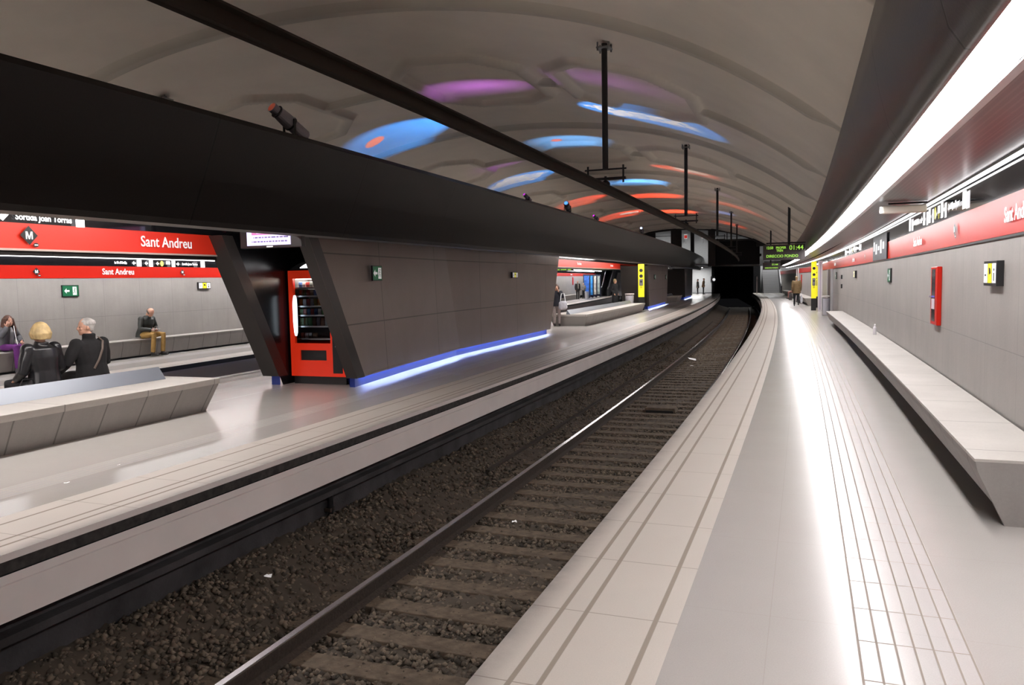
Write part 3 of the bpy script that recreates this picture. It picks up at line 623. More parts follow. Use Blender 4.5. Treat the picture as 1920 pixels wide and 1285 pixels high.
def dirsign(s_a, s_b, o_, z_, side, where, h=.19, m='whitelit'):
    """row of lit direction signs along the black band; starts (left, as read) at s_a"""
    Lg = abs(s_b - s_a); f, d = on_wall((s_a + s_b) / 2, o_, z_, side)
    t = thing('direction_sign', 'lit direction sign row with arrows and exit names ' + where, 'sign', f)
    X = lambda u: -Lg / 2 + u * Lg
    def rect(u0, u1, z0, z1, mm, nm):
        b = MB(); b.add([d @ Vector(p) for p in ((X(u0), z0, .003), (X(u1), z0, .003), (X(u1), z1, .003), (X(u0), z1, .003))], [(0, 1, 2, 3)]); b.build(nm, mm, t)
    def arrow(u, dr):
        k = dr * h * .28; c = X(u); p = [(c + k * 1.3, 0), (c, h * .32), (c, h * .1), (c - k * 1.1, h * .1), (c - k * 1.1, -h * .1), (c, -h * .1), (c, -h * .32)]
        b = MB(); b.add([d @ Vector((x, z, .004)) for x, z in p], [tuple(range(7))]); b.build('arrow', 'whitetext', t)
    rect(0, .045, -h / 2, h / 2, m, 'sign_panel'); rect(.33, .37, -h / 2, h / 2, m, 'sign_panel'); rect(.44, .475, -h / 2, h / 2, m, 'sign_panel')
    rect(.655, .69, -h / 2, h / 2, m, 'sign_panel'); rect(.955, 1., -h / 2, h / 2, m, 'sign_panel')
    text("Sortida Pl d'Orfila", h * .52, 'whitetext', t, d @ Matrix.Translation((X(.165), 0, .003)), bold=.002, width=.9)
    text('Sortida Joan Torras', h * .52, 'whitetext', t, d @ Matrix.Translation((X(.84), 0, .003)), bold=.002, width=.85)
    arrow(.305, -1); arrow(.415, -1); arrow(.52, -1); arrow(.715, 1)
    e = MB(); n = 18; e.add([d @ Vector((X(.56) + h * .34 * math.cos(6.2832 * k / n), h * .42 * math.sin(6.2832 * k / n), .003)) for k in range(n)], [tuple(range(n))]); e.build('yellow_disc', 'yellowlit', t)
    rect(.60, .64, -h * .1, h * .4, m, 'sign_panel')
ro = WO + .03
name_sign(3.78, ro, 2.22, 'r', 'on the right red band, cut by the right frame edge')
name_sign(9.6, ro, 2.22, 'r', 'on the right red band below the lit direction signs')
name_sign(22.5, ro, 2.22, 'r', 'on the right red band beyond the black notice panel')
name_sign(31, ro, 2.22, 'r', 'on the right red band close to the yellow totem')
logo(6.6, ro, 2.24, 'r', 'on the right red band nearest the camera', .085); logo(18.8, ro, 2.24, 'r', 'farther along the right red band', .085)
dirsign(10.6, 5.95, ro, 2.53, 'r', 'above the right red band'); dirsign(26, 20.3, ro, 2.53, 'r', 'farther along the right wall', .17)
t = thing('notice_panel', 'black notice panel interrupting the right red band', 'panel', frame(15.2, ro, 2.33))
MB().box(-1.4, 1.4, 0, .012, -.27, .27).build('panel', mat('grey black notice', (.05, .055, .065), .5, noise=.5, nscale=5), t)
for k in range(5): MB().box(.95 - k * .48, 1.25 - k * .48, .012, .015, -.05 - .08 * (k % 2), .16 - .06 * (k % 3)).build('pale_mark', 'white', t)
no = lambda s_: 7.37 + .012 * s_
nz = lambda s_, z: z + .004 * s_
name_sign(5.33, no(5.3), nz(5.3, 2.375), 'l', 'on the near red fascia over the island, upper left', .212)
logo(3.09, no(3.1) - .002, nz(3, 2.385), 'l', 'on the near red fascia at the left frame edge', .115)
for s_, w_ in ((30.8, 'on the red fascia over the island seen past the big pier'), (38.9, 'on the red fascia over the island left of the second pier')):
    name_sign(s_, no(s_), nz(s_, 2.385), 'l', w_, .17)
t = thing('direction_sign', 'lit exit sign Sortida Joan Torras tucked under the beam, upper left', 'sign', frame(3.35, no(3.3) + .02, nz(3.3, 2.60)))
text('Sortida Joan Torras', .105, 'whitetext', t, face_dir(-.02, -.004, 0, '-y'), bold=.002, width=.92)
MB().box(.42, .55, -.006, -.003, -.075, .05).build('sign_panel', 'whitelit', t)
MB().add([(-.62, -.004, -.02), (-.56, -.004, -.06), (-.48, -.004, .02), (-.54, -.004, .06)], [(0, 1, 2, 3)]).build('arrow', 'whitetext', t)
lo = lambda s_: 14.9 - .05 + offL3(s_)[0]
lz = lambda s_, z: z + .0035 * s_
name_sign(11.46, lo(11.4), lz(11.4, 2.135), 'l', 'on the far red band behind the seated reader', .212)
name_sign(16.2, lo(16.2), lz(16.2, 2.135), 'l', 'on the far red band, cut by the pier edge')
for s_, w_ in ((62.5, 'on the far red band above the man in the dark suit'), (70.5, 'on the far red band above the blue posters')): name_sign(s_, lo(s_), lz(s_, 2.13), 'l', w_, .19)
logo(9.07, lo(9), lz(9, 2.135), 'l', 'on the far red band above the exit sign', .09); logo(13.8, lo(13.8), lz(13.8, 2.14), 'l', 'on the far red band above the small pictogram sign', .08)
dirsign(10.9, 14.62, lo(12.5), lz(12.5, 2.365), 'l', 'on the far black band at left', .17)
# ---------------------------------------------------------------- wall signs and cabinets
def exit_sign(s_, o_, z_, side, w_, h_, label, glow='green'):
    f, d = on_wall(s_, o_, z_, side); t = thing('exit_sign', label, 'sign', f)
    sg = 1 if side == 'r' else -1
    MB().box(-w_ / 2, w_ / 2, 0, .03 * sg, -h_ / 2, h_ / 2).build('housing', 'black', t)
    q = lambda x0, x1, z0, z1, zz: [d @ Vector(p) for p in ((x0, z0, zz), (x1, z0, zz), (x1, z1, zz), (x0, z1, zz))]
    MB().add(q(-w_ / 2 + .015, w_ / 2 - .015, -h_ / 2 + .015, h_ / 2 - .015, .032), [(0, 1, 2, 3)]).build('face', glow, t)
    k = h_ * .26; c = -w_ * .22; p = [(c - k, 0), (c - k * .1, k * .9), (c - k * .1, k * .3), (c + k, k * .3), (c + k, -k * .3), (c - k * .1, -k * .3), (c - k * .1, -k * .9)]
    MB().add([d @ Vector((x, z, .034)) for x, z in p], [tuple(range(7))]).build('arrow', 'white', t)
    dx = w_ * .24; a = h_ * .36
    MB().add(q(dx - a * .55, dx + a * .55, -a, a, .0335), [(0, 1, 2, 3)]).build('doorway', 'white', t)
    m_ = MB(); m_.add([d @ Vector((dx + .1 * a + a * .16 * math.cos(t_), a * .62 + a * .16 * math.sin(t_), .0345)) for t_ in [.6283 * k_ for k_ in range(10)]], [tuple(range(10))])
    for (x0, z0, x1, z1, ww) in ((0, .4, -.05, -.1, .17), (0, .35, -.35, .1, .09), (0, .35, .32, .12, .09), (-.05, -.1, -.3, -.55, .11), (-.05, -.1, .25, -.35, .11), (.25, -.35, .2, -.7, .1), (-.3, -.55, -.5, -.5, .1)):
        v = Vector((x1 - x0, z1 - z0)).normalized(); nn = Vector((-v.y, v.x)) * ww * .5
        m_.add([d @ Vector((dx + a * x, a * z, .0345)) for x, z in ((x0 + nn.x, z0 + nn.y), (x1 + nn.x, z1 + nn.y), (x1 - nn.x, z1 - nn.y), (x0 - nn.x, z0 - nn.y))], [(0, 1, 2, 3)])
    m_.build('running_figure', 'green', t)
exit_sign(9.98, lo(10) + .05, 1.72, 'l', .46, .27, 'green emergency exit sign on the far wall behind the seated couple')
exit_sign(8.5, 5.775, 1.93, 'l', .33, .27, 'green emergency exit sign on the big bronze pier')
exit_sign(13.4, WO, 1.72, 'r', .50, .28, 'green emergency exit sign on the right wall')
exit_sign(30.5, WO, 1.75, 'r', .5, .28, 'small distant green exit sign on the right wall')
exit_sign(45.0, 6.31, 1.9, 'l', .5, .3, 'tiny green exit sign at the near side of the second pier'); exit_sign(51.5, 6.36, 1.9, 'l', .5, .3, 'tiny green exit sign at the far side of the second pier')
def picto(s_, o_, z_, side, w_, h_, label, dp=.06):
    f, d = on_wall(s_, o_, z_, side); t = thing('pictogram_sign', label, 'sign', f); sg = 1 if side == 'r' else -1
    MB().box(-w_ / 2, w_ / 2, 0, dp * sg, -h_ / 2, h_ / 2).build('housing', 'black', t)
    pw = (w_ - .06) / 3
    for k in range(3):
        x0 = -w_ / 2 + .015 + k * (pw + .015); mm = ('white', 'yellow', 'white')[k]; e = dp + .002
        MB().add([d @ Vector(p) for p in ((x0, -h_ * .38, e), (x0 + pw, -h_ * .38, e), (x0 + pw, h_ * .4, e), (x0, h_ * .4, e))], [(0, 1, 2, 3)]).build('panel', mm, t)
        cx = x0 + pw / 2; g_ = MB()
        if k == 0: g_.add([d @ Vector(p) for p in ((cx - pw * .3, -h_ * .1, e + .001), (cx + pw * .2, -h_ * .1, e + .001), (cx + pw * .2, -h_ * .03, e + .001), (cx - pw * .3, -h_ * .03, e + .001))], [(0, 1, 2, 3)])
        if k == 1: g_.add([d @ Vector(p) for p in ((cx - pw * .3, h_ * .25, e + .001), (cx - pw * .2, -h_ * .05, e + .001), (cx + pw * .3, 0, e + .001), (cx + pw * .2, h_ * .2, e + .001))], [(0, 1, 2, 3)])
        if k == 2: g_.add([d @ Vector(p) for p in ((cx - pw * .12, -h_ * .3, e + .001), (cx + pw * .12, -h_ * .3, e + .001), (cx + pw * .12, h_ * .02, e + .001), (cx - pw * .12, h_ * .02, e + .001))], [(0, 1, 2, 3)]).add([d @ Vector((cx + pw * .16 * math.cos(t_), h_ * .15 + h_ * .06 * math.sin(t_), e + .001)) for t_ in [.785 * k_ for k_ in range(8)]], [tuple(range(8))])
        g_.build('pictogram', 'black', t)
picto(4.58, WO, 1.72, 'r', .52, .23, 'black-framed pictogram sign with yellow middle panel, nearest on the right wall')
picto(21.8, WO, 1.77, 'r', .5, .22, 'farther black-framed pictogram sign on the right wall')
picto(14.7, lo(14.7) + .05, 1.80, 'l', .50, .20, 'small black-framed pictogram sign on the far wall right of the reader')
picto(17.3, 6.305, 1.93, 'l', .45, .17, 'small black-framed pictogram sign on the big bronze pier')
def cabinet(s_, o_, z_, side, w_, h_, label, full=True):
    f, d = on_wall(s_, o_, z_, side); t = thing('fire_cabinet', label, 'cabinet', f); sg = 1 if side == 'r' else -1
    MB().box(-w_ / 2, w_ / 2, 0, .055 * sg, -h_ / 2, h_ / 2).build('case', 'red', t, bevel=.006)
    if full:
        MB().box(-w_ * .20, w_ * .34, .055 * sg, .058 * sg, -h_ * .44, h_ * .46).build('glass_pane', mat('dark smoked glass', (.05, .035, .04), .08), t)
        MB().box(-w_ * .18, w_ * .32, .058 * sg, .060 * sg, -h_ * .03, h_ * .0).build('sticker', mat('blue sticker', (.1, .08, .5), .5), t)
        for z0 in (-.14, -.23): MB().box(-w_ * .18, w_ * .32, .058 * sg, .060 * sg, h_ * z0, h_ * (z0 + .09)).build('sticker', mat('pale notice', (.6, .5, .55), .5), t)
        MB().box(w_ * .36, w_ * .43, .055 * sg, .085 * sg, h_ * -.03, h_ * .0).build('latch', 'silver', t)
cabinet(7.82, WO, 1.44, 'r', .50, .76, 'tall red fire hose cabinet on the right wall')
cabinet(60, WO, 1.45, 'r', .5, .9, 'small distant red cabinet on the right wall beyond the walking man', False)
cabinet(71.5, lo(71.5) + .05, 1.75, 'l', .4, .75, 'small red cabinet on the far wall right of the suited man', False)
t = thing('wall_button', 'pair of small dark call points on the right wall near the bin', 'call point', frame(27.5, WO, 1.5)); MB().box(-.06, .06, 0, .05, .12, .27).build('button_box', 'black', t); MB().box(-.06, .06, 0, .05, -.22, -.07).build('button_box', 'black', t)
t = thing('ceiling_speaker', 'pale lamp box hanging crosswise under the right soffit', 'lamp box', frame(8.2, -2.66, 2.70))
MB().tube([(0, -.26, 0), (0, .22, 0)], .012, 8).build('bracket', 'black', t); MB().box(-.06, .06, -.25, .30, -.135, -.03).build('housing', mat('cream housing', (.55, .52, .45), .45), t, bevel=.02)
MB().tube([(0, .30, -.08), (0, .325, -.08)], .045, 16).build('end_lens', 'whitelit', t)
# ---------------------------------------------------------------- vending machine
V = thing('vending_machine', 'red glass-fronted snack vending machine standing in the end of the dark pier', 'vending machine', frame(7.85, 6.61, 0))
vr = mat('vending red', (.78, .03, .01), .3, emit=(1, .05, .01), es=.16)
hw = .555
b = MB(); b.box(.05, .80, -hw, -hw + .02, .14, 2.0).box(.05, .80, hw - .02, hw, .14, 2.0).box(.48, .80, -hw + .02, hw - .02, .14, 2.0).box(.05, .48, -hw + .02, hw - .02, 1.98, 2.0).box(.05, .48, -hw + .02, hw - .02, .14, .40); b.build('cabinet', mat('vending side', (.35, .01, .008), .35), V)
HD = None; fr_ = MB()                                                          # door: frame around the window
for (y0, y1, z0, z1) in ((.46, hw, .14, 2.0), (-.27, .46, .14, .42), (-.27, .46, .60, .72), (.36, .46, .42, .60), (-.27, .02 - .20, .42, .60), (-.27, .46, 1.86, 2.0), (-hw, -.50, .14, 2.0), (-.31, -.27, .14, 2.0), (-.50, -.31, .14, .20), (-.50, -.31, 1.86, 2.0)):
    fr_.box(-.01, .05, y0, y1, z0, z1)
DR = fr_.build('door', vr, V)
MB().box(.02, .10, -.25, .44, .42, .60).build('delivery_flap', 'black', DR)
MB().box(-.018, .02, -.50, -.31, .20, 1.30).build('payment_panel', 'black', DR, bevel=.004)
MB().box(-.026, -.018, -.43, -.37, .66, .74).build('coin_slot', 'silver', V)
MB().box(-.024, -.018, -.42, -.40, .86, .88).build('indicator_light', 'led', V)
MB().box(-.0, .04, -.50, -.31, 1.30, 1.86).build('side_panel', 'black', V)
MB().box(.045, .06, -.27, .46, .72, 1.86).build('window_back', 'black', V) if False else None
MB().box(.015, .022, -.27, .46, .72, 1.86).build('window_pane', 'glass', DR)
MB().box(.46, .47, -.27, .46, .72, 1.86).build('inner_back', mat('vending inside', (.05, .05, .055), .6), V)
MB().box(.05, .46, .455, .46, .72, 1.86).box(.05, .46, -.27, -.265, .72, 1.86).build('inner_wall', mat('vending inner wall', (.08, .08, .09), .5), V)
MB().tube([(-.03, .415, .86), (-.05, .40, .92), (-.055, .40, 1.10), (-.055, .40, 1.42), (-.05, .40, 1.52), (-.03, .415, 1.56)], [.02, .032, .04, .04, .032, .02], 12).build('handle', mat('lit white handle', (.8, .9, 1), .3, emit=(.75, .9, 1), es=1.6), DR)
b = MB(); n = 12; pts = [(hw - .02, 2.02), (-hw, 2.02), (-hw, 2.16)] + [(-hw + (2 * hw - .04) * k / n, 2.16 + .02 * math.sin(k / n * 3.14) if k < n * .62 else 2.16 - .14 * ((k / n - .62) / .38) ** 2) for k in range(1, n + 1)]
b.prism(pts, 'x', .0, .5); b.build('header', 'black', V)
pts = [(.30, 2.04), (-.5, 2.04), (-.5, 2.145)] + [(-.5 + .8 * k / n, 2.15 if k < n * .6 else 2.15 - .10 * ((k / n - .6) / .4) ** 2) for k in range(1, n + 1)]
b = MB(); b.add([(-.006, y, z) for y, z in pts], [tuple(range(len(pts)))]); b.build('header_light', 'whitelit', V)
b = MB(); b.add([(-.009, .02 + .06 * math.cos(a_) + .02 * math.sin(a_), 2.092 + .035 * math.sin(a_)) for a_ in [.5236 * k for k in range(12)]], [tuple(range(12))]); b.build('emblem', mat('faded red emblem', (.5, .12, .12), .5), V)
MB().box(.04, .78, -hw + .02, hw - .02, 0.0, .14).build('base', 'black', V)
MB().box(.06, .44, -.26, .45, 1.845, 1.855).build('lamp_tube', mat('vending lamp', (1, 1, 1), .5, emit=(1, .86, .7), es=12.), V)
for y_ in (-.262,): MB().box(.06, .075, y_ - .008, y_ + .008, .74, 1.84).build('side_lamp', mat('vending side lamp', (1, 1, 1), .5, emit=(1, .95, .9), es=7.), V)
ZS = [1.70, 1.555, 1.375, 1.215, 1.02, .80]
cols = [(.7, .3, .08), (.75, .1, .06), (.6, .5, .1), (.12, .35, .12), (.75, .75, .78), (.2, .12, .08), (.1, .2, .5), (.8, .6, .3), (.45, .06, .06), (.25, .3, .3)]
pm = [mat('snack wrapper', c, .3) for c in cols]
for r_, z0 in enumerate(ZS):
    q = MB().box(.05, .42, -.26, .45, z0 - .012, z0); q.build('shelf', 'greysteel', V)
    MB().box(.045, .055, -.26, .45 if r_ < 2 else .36, z0 - .02, z0 + .006).build('price_strip', 'silver', V)
pk = {}
ordn = ['top', 'second', 'third', 'fourth', 'fifth', 'lowest']
for r_, z0 in enumerate(ZS):
    hgt = [.10, .10, .125, .11, .15, .10][r_]; nn = 9 if r_ < 4 else 8
    for k in range(nn):
        y = .42 - (k + .5) * .68 / nn
        if r_ == 5 and k > 3: continue
        mi = random.randrange(len(pm)) if r_ < 4 else (3 if k < 3 and r_ == 4 else random.choice([4, 5, 9]))
        key = (r_, mi)
        if key not in pk:
            w2 = .68 / nn * .42; p = MB(); zz = [0, .06, .5, .94, 1.]; dd = [.002, .014, .022, .014, .002]
            vs = []; fs = []
            for j, f_ in enumerate(zz):
                for (sx, sy) in ((-1, -1), (1, -1), (1, 1), (-1, 1)): vs.append((sx * dd[j], sy * w2, f_ * hgt))
            for j in range(4):
                for e in range(4): fs.append((j * 4 + e, j * 4 + (e + 1) % 4, j * 4 + 4 + (e + 1) % 4, j * 4 + 4 + e))
            fs += [(0, 1, 2, 3), (19, 18, 17, 16)]; p.add(vs, fs); o = p.build('snack_packet', pm[mi]); pk[key] = o
        else: o = pk[key].copy(); COL.objects.link(o)
        o.matrix_world = MW[V.name] @ Matrix.Translation((.12, y, z0 + .003)) @ Matrix.Rotation(random.uniform(-.15, .15), 4, 'Z')
        tag(o, 'wrapped snack packet on the %s shelf behind the vending machine glass' % ordn[r_], 'snack', 'snack packets on the %s shelf of the vending machine' % ordn[r_])
# television hanging in front of the pier
t = thing('television', 'flat television with a lilac news screen hanging under the beam above the vending machine', 'television', frame(6.02, 6.10, 2.45))
MB().box(-.04, .05, -.55, .55, -.145, .30).build('casing', 'black', t, bevel=.008)
MB().box(-.046, -.041, -.36, .42, -.105, .27).build('screen', mat('lilac screen', (.6, .55, .9), .3, emit=(.52, .46, .80), es=.6), t)
MB().box(-.05, -.046, -.36, .33, .05, .27).build('screen_picture', mat('rose picture', (.4, .1, .25), .3, emit=(.36, .12, .26), es=.8), t)
MB().box(-.053, -.050, -.35, .24, .07, .15).build('screen_banner', mat('pink banner', (.6, .4, .65), .3, emit=(.6, .42, .62), es=.8), t)
for z_, a_, b_ in ((.012, -.32, .30), (-.05, -.30, .33)):
    y_ = a_
    while y_ < b_: w_ = random.uniform(.03, .08); MB().box(-.0485, -.047, y_, min(y_ + w_, b_), z_ - .011, z_ + .011).build('caption_word', mat('caption grey', (.16, .12, .3), .5), t); y_ += w_ + .014
MB().box(-.045, -.04, -.04, .07, -.135, -.118).build('maker_plate', 'white', t)
MB().box(-.02, .02, -.05, .05, .30, .42).build('bracket', 'black', t)
# ---------------------------------------------------------------- departure boards
BOARD = [None]
def board(s_, o0, o1, z0, z1, label, lines, poles, big=True):
    t = thing('departure_board', label, 'display', frame(s_, (o0 + o1) / 2, (z0 + z1) / 2)); BOARD[0] = t; hw_, hh = abs(o1 - o0) / 2, (z1 - z0) / 2
    MB().box(-.0, .12, -hw_, hw_, -hh, hh).build('casing', mat('board casing', (.055, .045, .045), .35), t, bevel=.01)
    for (tx, y, z, sz, wd) in lines: text(tx, sz, 'led', t, face_dir(-.003, y, z, '-x'), 'led_text', bold=.002, width=wd)
    MB().tube([(.06, -hw_ * 1.02, hh + .05), (.06, hw_ * .85, hh + .05)], .025, 8).build('support_bar', 'darkmetal', t)
    for y, zt in poles: MB().tube([(.06, y, hh), (.06, y, zt - (z0 + z1) / 2)], .045, 10).build('pole', 'darkmetal', t)
board(25, -.28, -1.66, 2.33, 2.86, 'green-lettered departure board reading 01:44 above the right platform',
      [('12:50', .47, .15, .13, .8), ('PROPER', .10, .15, .11, .85), ('TREN', .14, .05, .11, .8), ('01:44', -.40, .14, .22, .95), ('DIRECCIO FONDO', .06, -.14, .13, .95)], [(-.16, 4.40)])
board(46, -.05, -1.05, 2.20, 2.62, 'second green departure board beyond the first on the right platform', [('01:44', -.2, .09, .16, 1), ('DIRECCIO FONDO', 0, -.11, .11, .8)], [(.05, 4.6)])
board(47, 13.3, 11.9, 2.42, 2.72, 'green departure board over the left platform seen past the big pier', [], [])
for y_, w_ in ((-.52, .22), (-.22, .40), (.25, .30)):
    for z_ in (.06, -.06): MB().box(-.006, -.001, y_, y_ + w_, z_ - .03, z_ + .03).build('led_row', 'led', BOARD[0])
# ---------------------------------------------------------------- right platform, distance
def totem(s_, o_, w_, z0, z1, label, mirror=1):
    t = thing('information_totem', label, 'totem', frame(s_, o_, 0))
    MB().box(0, .12, -w_ / 2, w_ / 2, z0, z1).build('panel', 'yellow', t, bevel=.01)
    if z0 > .1: MB().box(.01, .11, -w_ / 2, w_ / 2, 0, z0).build('base', 'black', t)
    MB().box(-.004, 0, -w_ * .32, w_ * .32, z0 + (z1 - z0) * .35, z0 + (z1 - z0) * .55).build('map_sheet', 'greysteel', t)
    for k in range(3): MB().tube([(-.003, w_ * .0, z1 - .35 - k * .32), (-.006, 0, z1 - .35 - k * .32)], w_ * .3 if k < 2 else w_ * .18, 14).build('symbol', 'black', t)
    for k in range(4): MB().box(-.004, 0, -w_ * .2, w_ * .2, z1 - 1.2 - k * .05, z1 - 1.18 - k * .05).build('text_line', 'black', t)
totem(39.0, -2.56, .24, .62, 2.5, 'yellow information totem with black base on the right platform')
totem(43.0, -3.0 + .12, .2, .62, 2.3, 'second narrow yellow panel behind the white post on the right platform')
totem(41.0, 6.55, .34, .75, 2.62, 'tall yellow strip sign with black round symbols in front of the second pier')
t = thing('post', 'pale square post standing by the yellow totem on the right platform', 'post', frame(37.6, -2.78, 0)); MB().box(-.06, .06, -.10, .10, 0, 2.5).build('shaft', mat('pale post', (.62, .58, .60), .4), t); MB().box(-.065, .065, -.02, .02, .1, 2.45).build('groove', mat('mauve groove', (.4, .33, .42), .5), t)
t = thing('service_door', 'dark brown service door frame against the right wall behind the bench end', 'door', frame(33.5, -2.98, 0)); MB().box(-1.0, 1.0, -.03, .05, 0, 2.03).build('door_leaf', mat('brown door', (.07, .045, .045), .4), t); MB().box(-1.15, -1.0, -.03, .07, 0, 2.05).build('door_frame', 'silver', t); MB().box(1.0, 1.15, -.03, .07, 0, 2.05).build('door_frame', 'silver', t)
def bin_(s_, o_, label, r=.17, h=.85, m='panelwhite'):
    t = thing('litter_bin', label, 'bin', frame(s_, o_, 0))
    MB().tube([(0, 0, .03), (0, 0, .1), (0, 0, h * .8), (0, 0, h * .82)], [r * .8, r * .85, r, r * .8], 18).build('bin_body', mat('clear bag grey', (.55, .55, .60), .35), t); MB().tube([(0, 0, h * .86), (0, 0, h * .93)], r * 1.1, 18).build('rim', m, t)
    for a in (0, 2.1, 4.2): MB().tube([(r * math.cos(a), r * math.sin(a), 0), (r * 1.02 * math.cos(a), r * 1.02 * math.sin(a), h * .88)], .012, 6).build('stand_leg', 'silver', t)
bin_(33.2, -2.80, 'white-rimmed litter bin beside the pale post on the right platform', .19, .95)
bin_(38.0, 6.0 + .75, 'pale translucent bin bag stand in front of the yellow strip on the island', .26, 1.0) if False else bin_(40.6, 7.15, 'pale translucent litter bag stand beside the yellow strip on the island', .24, 1.05)
bin_(68.9, 15.4, 'small pale bin by the posters on the left platform', .2, .8)
t = thing('glass_screen', 'pale framed glass screen beyond the yellow totem on the right platform', 'screen', frame(50, -2.25, 0))
MB().tube([(0, .0, 0), (0, 0, 2.3)], .04, 6).build('frame_post', 'silver', t); MB().tube([(4.5, -.1, 0), (4.5, -.1, 2.3)], .04, 6).build('frame_post', 'silver', t); MB().box(0, 4.5, -.05, -.04, .1, .95).build('lower_panel', 'panelwhite', t)
MB().tube([(.3, .02, .95), (.25, .05, .5), (.6, .06, .1), (1.6, .05, .1)], .03, 8).build('handrail', 'darkmetal', t)
# stairs, escalators at the ends
def stairs(s_, o0, o1, label, n=16, rise=.165, run=.30, g='stair_flight'):
    t = thing(g, label, 'stairs', frame(s_, (o0 + o1) / 2, 0)); w_ = abs(o1 - o0) / 2
    b = MB(); pts = [(0, 0)]
    for k in range(n): pts += [(k * run, (k + 1) * rise), ((k + 1) * run, (k + 1) * rise)]
    pts += [(n * run, 0)]
    b.prism([(x, z) for x, z in pts], 'y', -w_, w_); b.build('steps', mat('grey stair stone', (.36, .36, .37), .5), t)
    for k in range(n): MB().box(k * run - .005, k * run + .02, -w_, w_, (k + 1) * rise - .03, (k + 1) * rise + .004).build('step_edge', 'greysteel', t)
    return t
stairs(87.5, -1.15, -2.85, 'grey stairs rising at the far end of the right platform')
stairs(84.0, 15.2, 13.5, 'grey stairs rising at the far end of the left platform')
def escalator(s_, o_, label, w_=.8):
    t = thing('escalator', label, 'escalator', frame(s_, o_, 0))
    for y in (-w_ / 2, w_ / 2): MB().prism([(0, 0), (0, .95), (.8, 1.0), (6.5, 4.3), (6.5, 3.2), (1.2, 0)], 'y', y - .06, y + .06).build('balustrade', mat('escalator side', (.05, .05, .06), .4), t)
    for y in (-w_ / 2, w_ / 2): MB().tube([(-.1, y, .8), (.0, y, 1.0), (.8, y, 1.06), (6.5, y, 4.36)], .05, 6).build('handrail', 'silver', t)
    MB().prism([(0.2, 0), (1, .05), (6.4, 3.2), (6.4, 3.0), (1.2, -.0)], 'y', -w_ / 2 + .06, w_ / 2 - .06).build('treads', 'greysteel', t)
escalator(82.0, 16.1 - .3, 'dark escalator beside the stairs at the far end of the left platform'); escalator(86.5, -3.35 + .1, 'dark escalator beside the stairs at the far end of the right platform', .6)
for k, (s_, o_) in enumerate(((74.0, 16.35), (76.0, 16.35), (78.2, 16.35), (80.6, 16.35))):
    c = [(.03, .12, .45), (.05, .25, .6), (.45, .42, .38), (.3, .35, .33)][k]
    t = thing('poster_column', ['leftmost blue poster column on the far left platform', 'pale blue poster column, second from the left on the far left platform', 'grey poster column, third on the far left platform', 'rightmost pale poster column by the escalator'][k], 'poster', frame(s_, o_, 0))
    MB().box(0, .12, -.36, .36, .1, 2.4).build('frame', mat('navy frame', (.01, .015, .05), .4), t); MB().box(-.01, 0, -.26, .26, .3, 2.25).build('poster', mat('poster print', c, .3, noise=.7, nscale=3, emit=c, es=.5), t)
    MB().box(.03, .09, -.3, -.2, 0, .1).box(.03, .09, .2, .3, 0, .1).build('foot', 'black', t)
# mirror post and lamp at the tip of the island
t = thing('traffic_mirror', 'round-edged mirror on a thin post at the far tip of the island', 'mirror', frame(90, 4.35, 0))
MB().tube([(0, 0, 0), (0, 0, 1.35)], .03, 8).build('post', 'greysteel', t); MB().box(0, .08, -.22, .25, 1.25, 2.0).build('housing', mat('grey mirror back', (.25, .26, .28), .5), t, bevel=.05); MB().tube([(-.01, -.12, 1.62), (-.02, -.12, 1.62)], .16, 16).build('mirror', mat('mirror glow', (.8, .8, .8), .1, emit=(1, 1, 1), es=.8), t)
t = thing('safety_gate', 'thin pale post at the left end of the right platform by the tunnel', 'post', frame(85.5, -.35, 0)); MB().box(-.05, .05, -.05, .05, 0, 1.9).build('shaft', mat('pale pink post', (.6, .5, .5), .5), t)
# small litter, bottle, bag
def scrap(s_, o_, z_, sz, label, m='white'):
    b = MB(); n = 7; vs = [(sz * random.uniform(.5, 1) * math.cos(6.283 * k / n), sz * random.uniform(.4, 1) * math.sin(6.283 * k / n), random.uniform(0, sz * .5)) for k in range(n)] + [(0, 0, sz * .35)]
    b.add(vs, [(k, (k + 1) % n, n) for k in range(n)]); o = b.build('paper_scrap', m); o.matrix_world = frame(s_, o_, z_); tag(o, label, 'litter')
scrap(1.25, 4.81, .003, .035, 'small white paper scrap on the island floor, lower left'); scrap(1.94, 4.94, .003, .022, 'tiny white crumb on the island floor near the tactile strip')
scrap(4.98, 1.94, -1.20, .05, 'white paper scrap between the rails in the foreground'); scrap(2.17, 3.4, -1.02, .05, 'torn white paper scrap on the gravel by the island wall')
scrap(24.5, 2.1, -1.17, .22, 'pale rag lying between the rails in the distance'); scrap(22.6, 1.9, -1.17, .08, 'small pale scrap just before the pale rag on the track')
t = thing('bottle', 'small pale plastic bottle standing on the long bench by the right wall', 'bottle', frame(14.6, -2.86, .455)); MB().tube([(0, 0, 0), (0, 0, .15), (0, 0, .19), (0, 0, .21)], [.035, .035, .014, .014], 14).build('bottle_body', mat('pale bottle', (.75, .72, .75), .2), t); MB().tube([(0, 0, .208), (0, 0, .23)], .016, 12).build('cap', 'white', t)
t = thing('plastic_bag', 'crumpled clear plastic bag with pink contents hanging off the end of the right bench', 'bag', frame(2.12, -2.86, 0))
b = MB(); vs = []; fs = []; nr = 12; nz_ = 9
for j in range(nz_):
    f_ = j / (nz_ - 1); rr = .09 * math.sin(.5 + 2.3 * (1 - f_)) ** .6
    for k in range(nr): a = 6.283 * k / nr; q = rr * random.uniform(.78, 1.2); vs.append((q * math.cos(a) * .8, q * math.sin(a), .02 + f_ * .36))
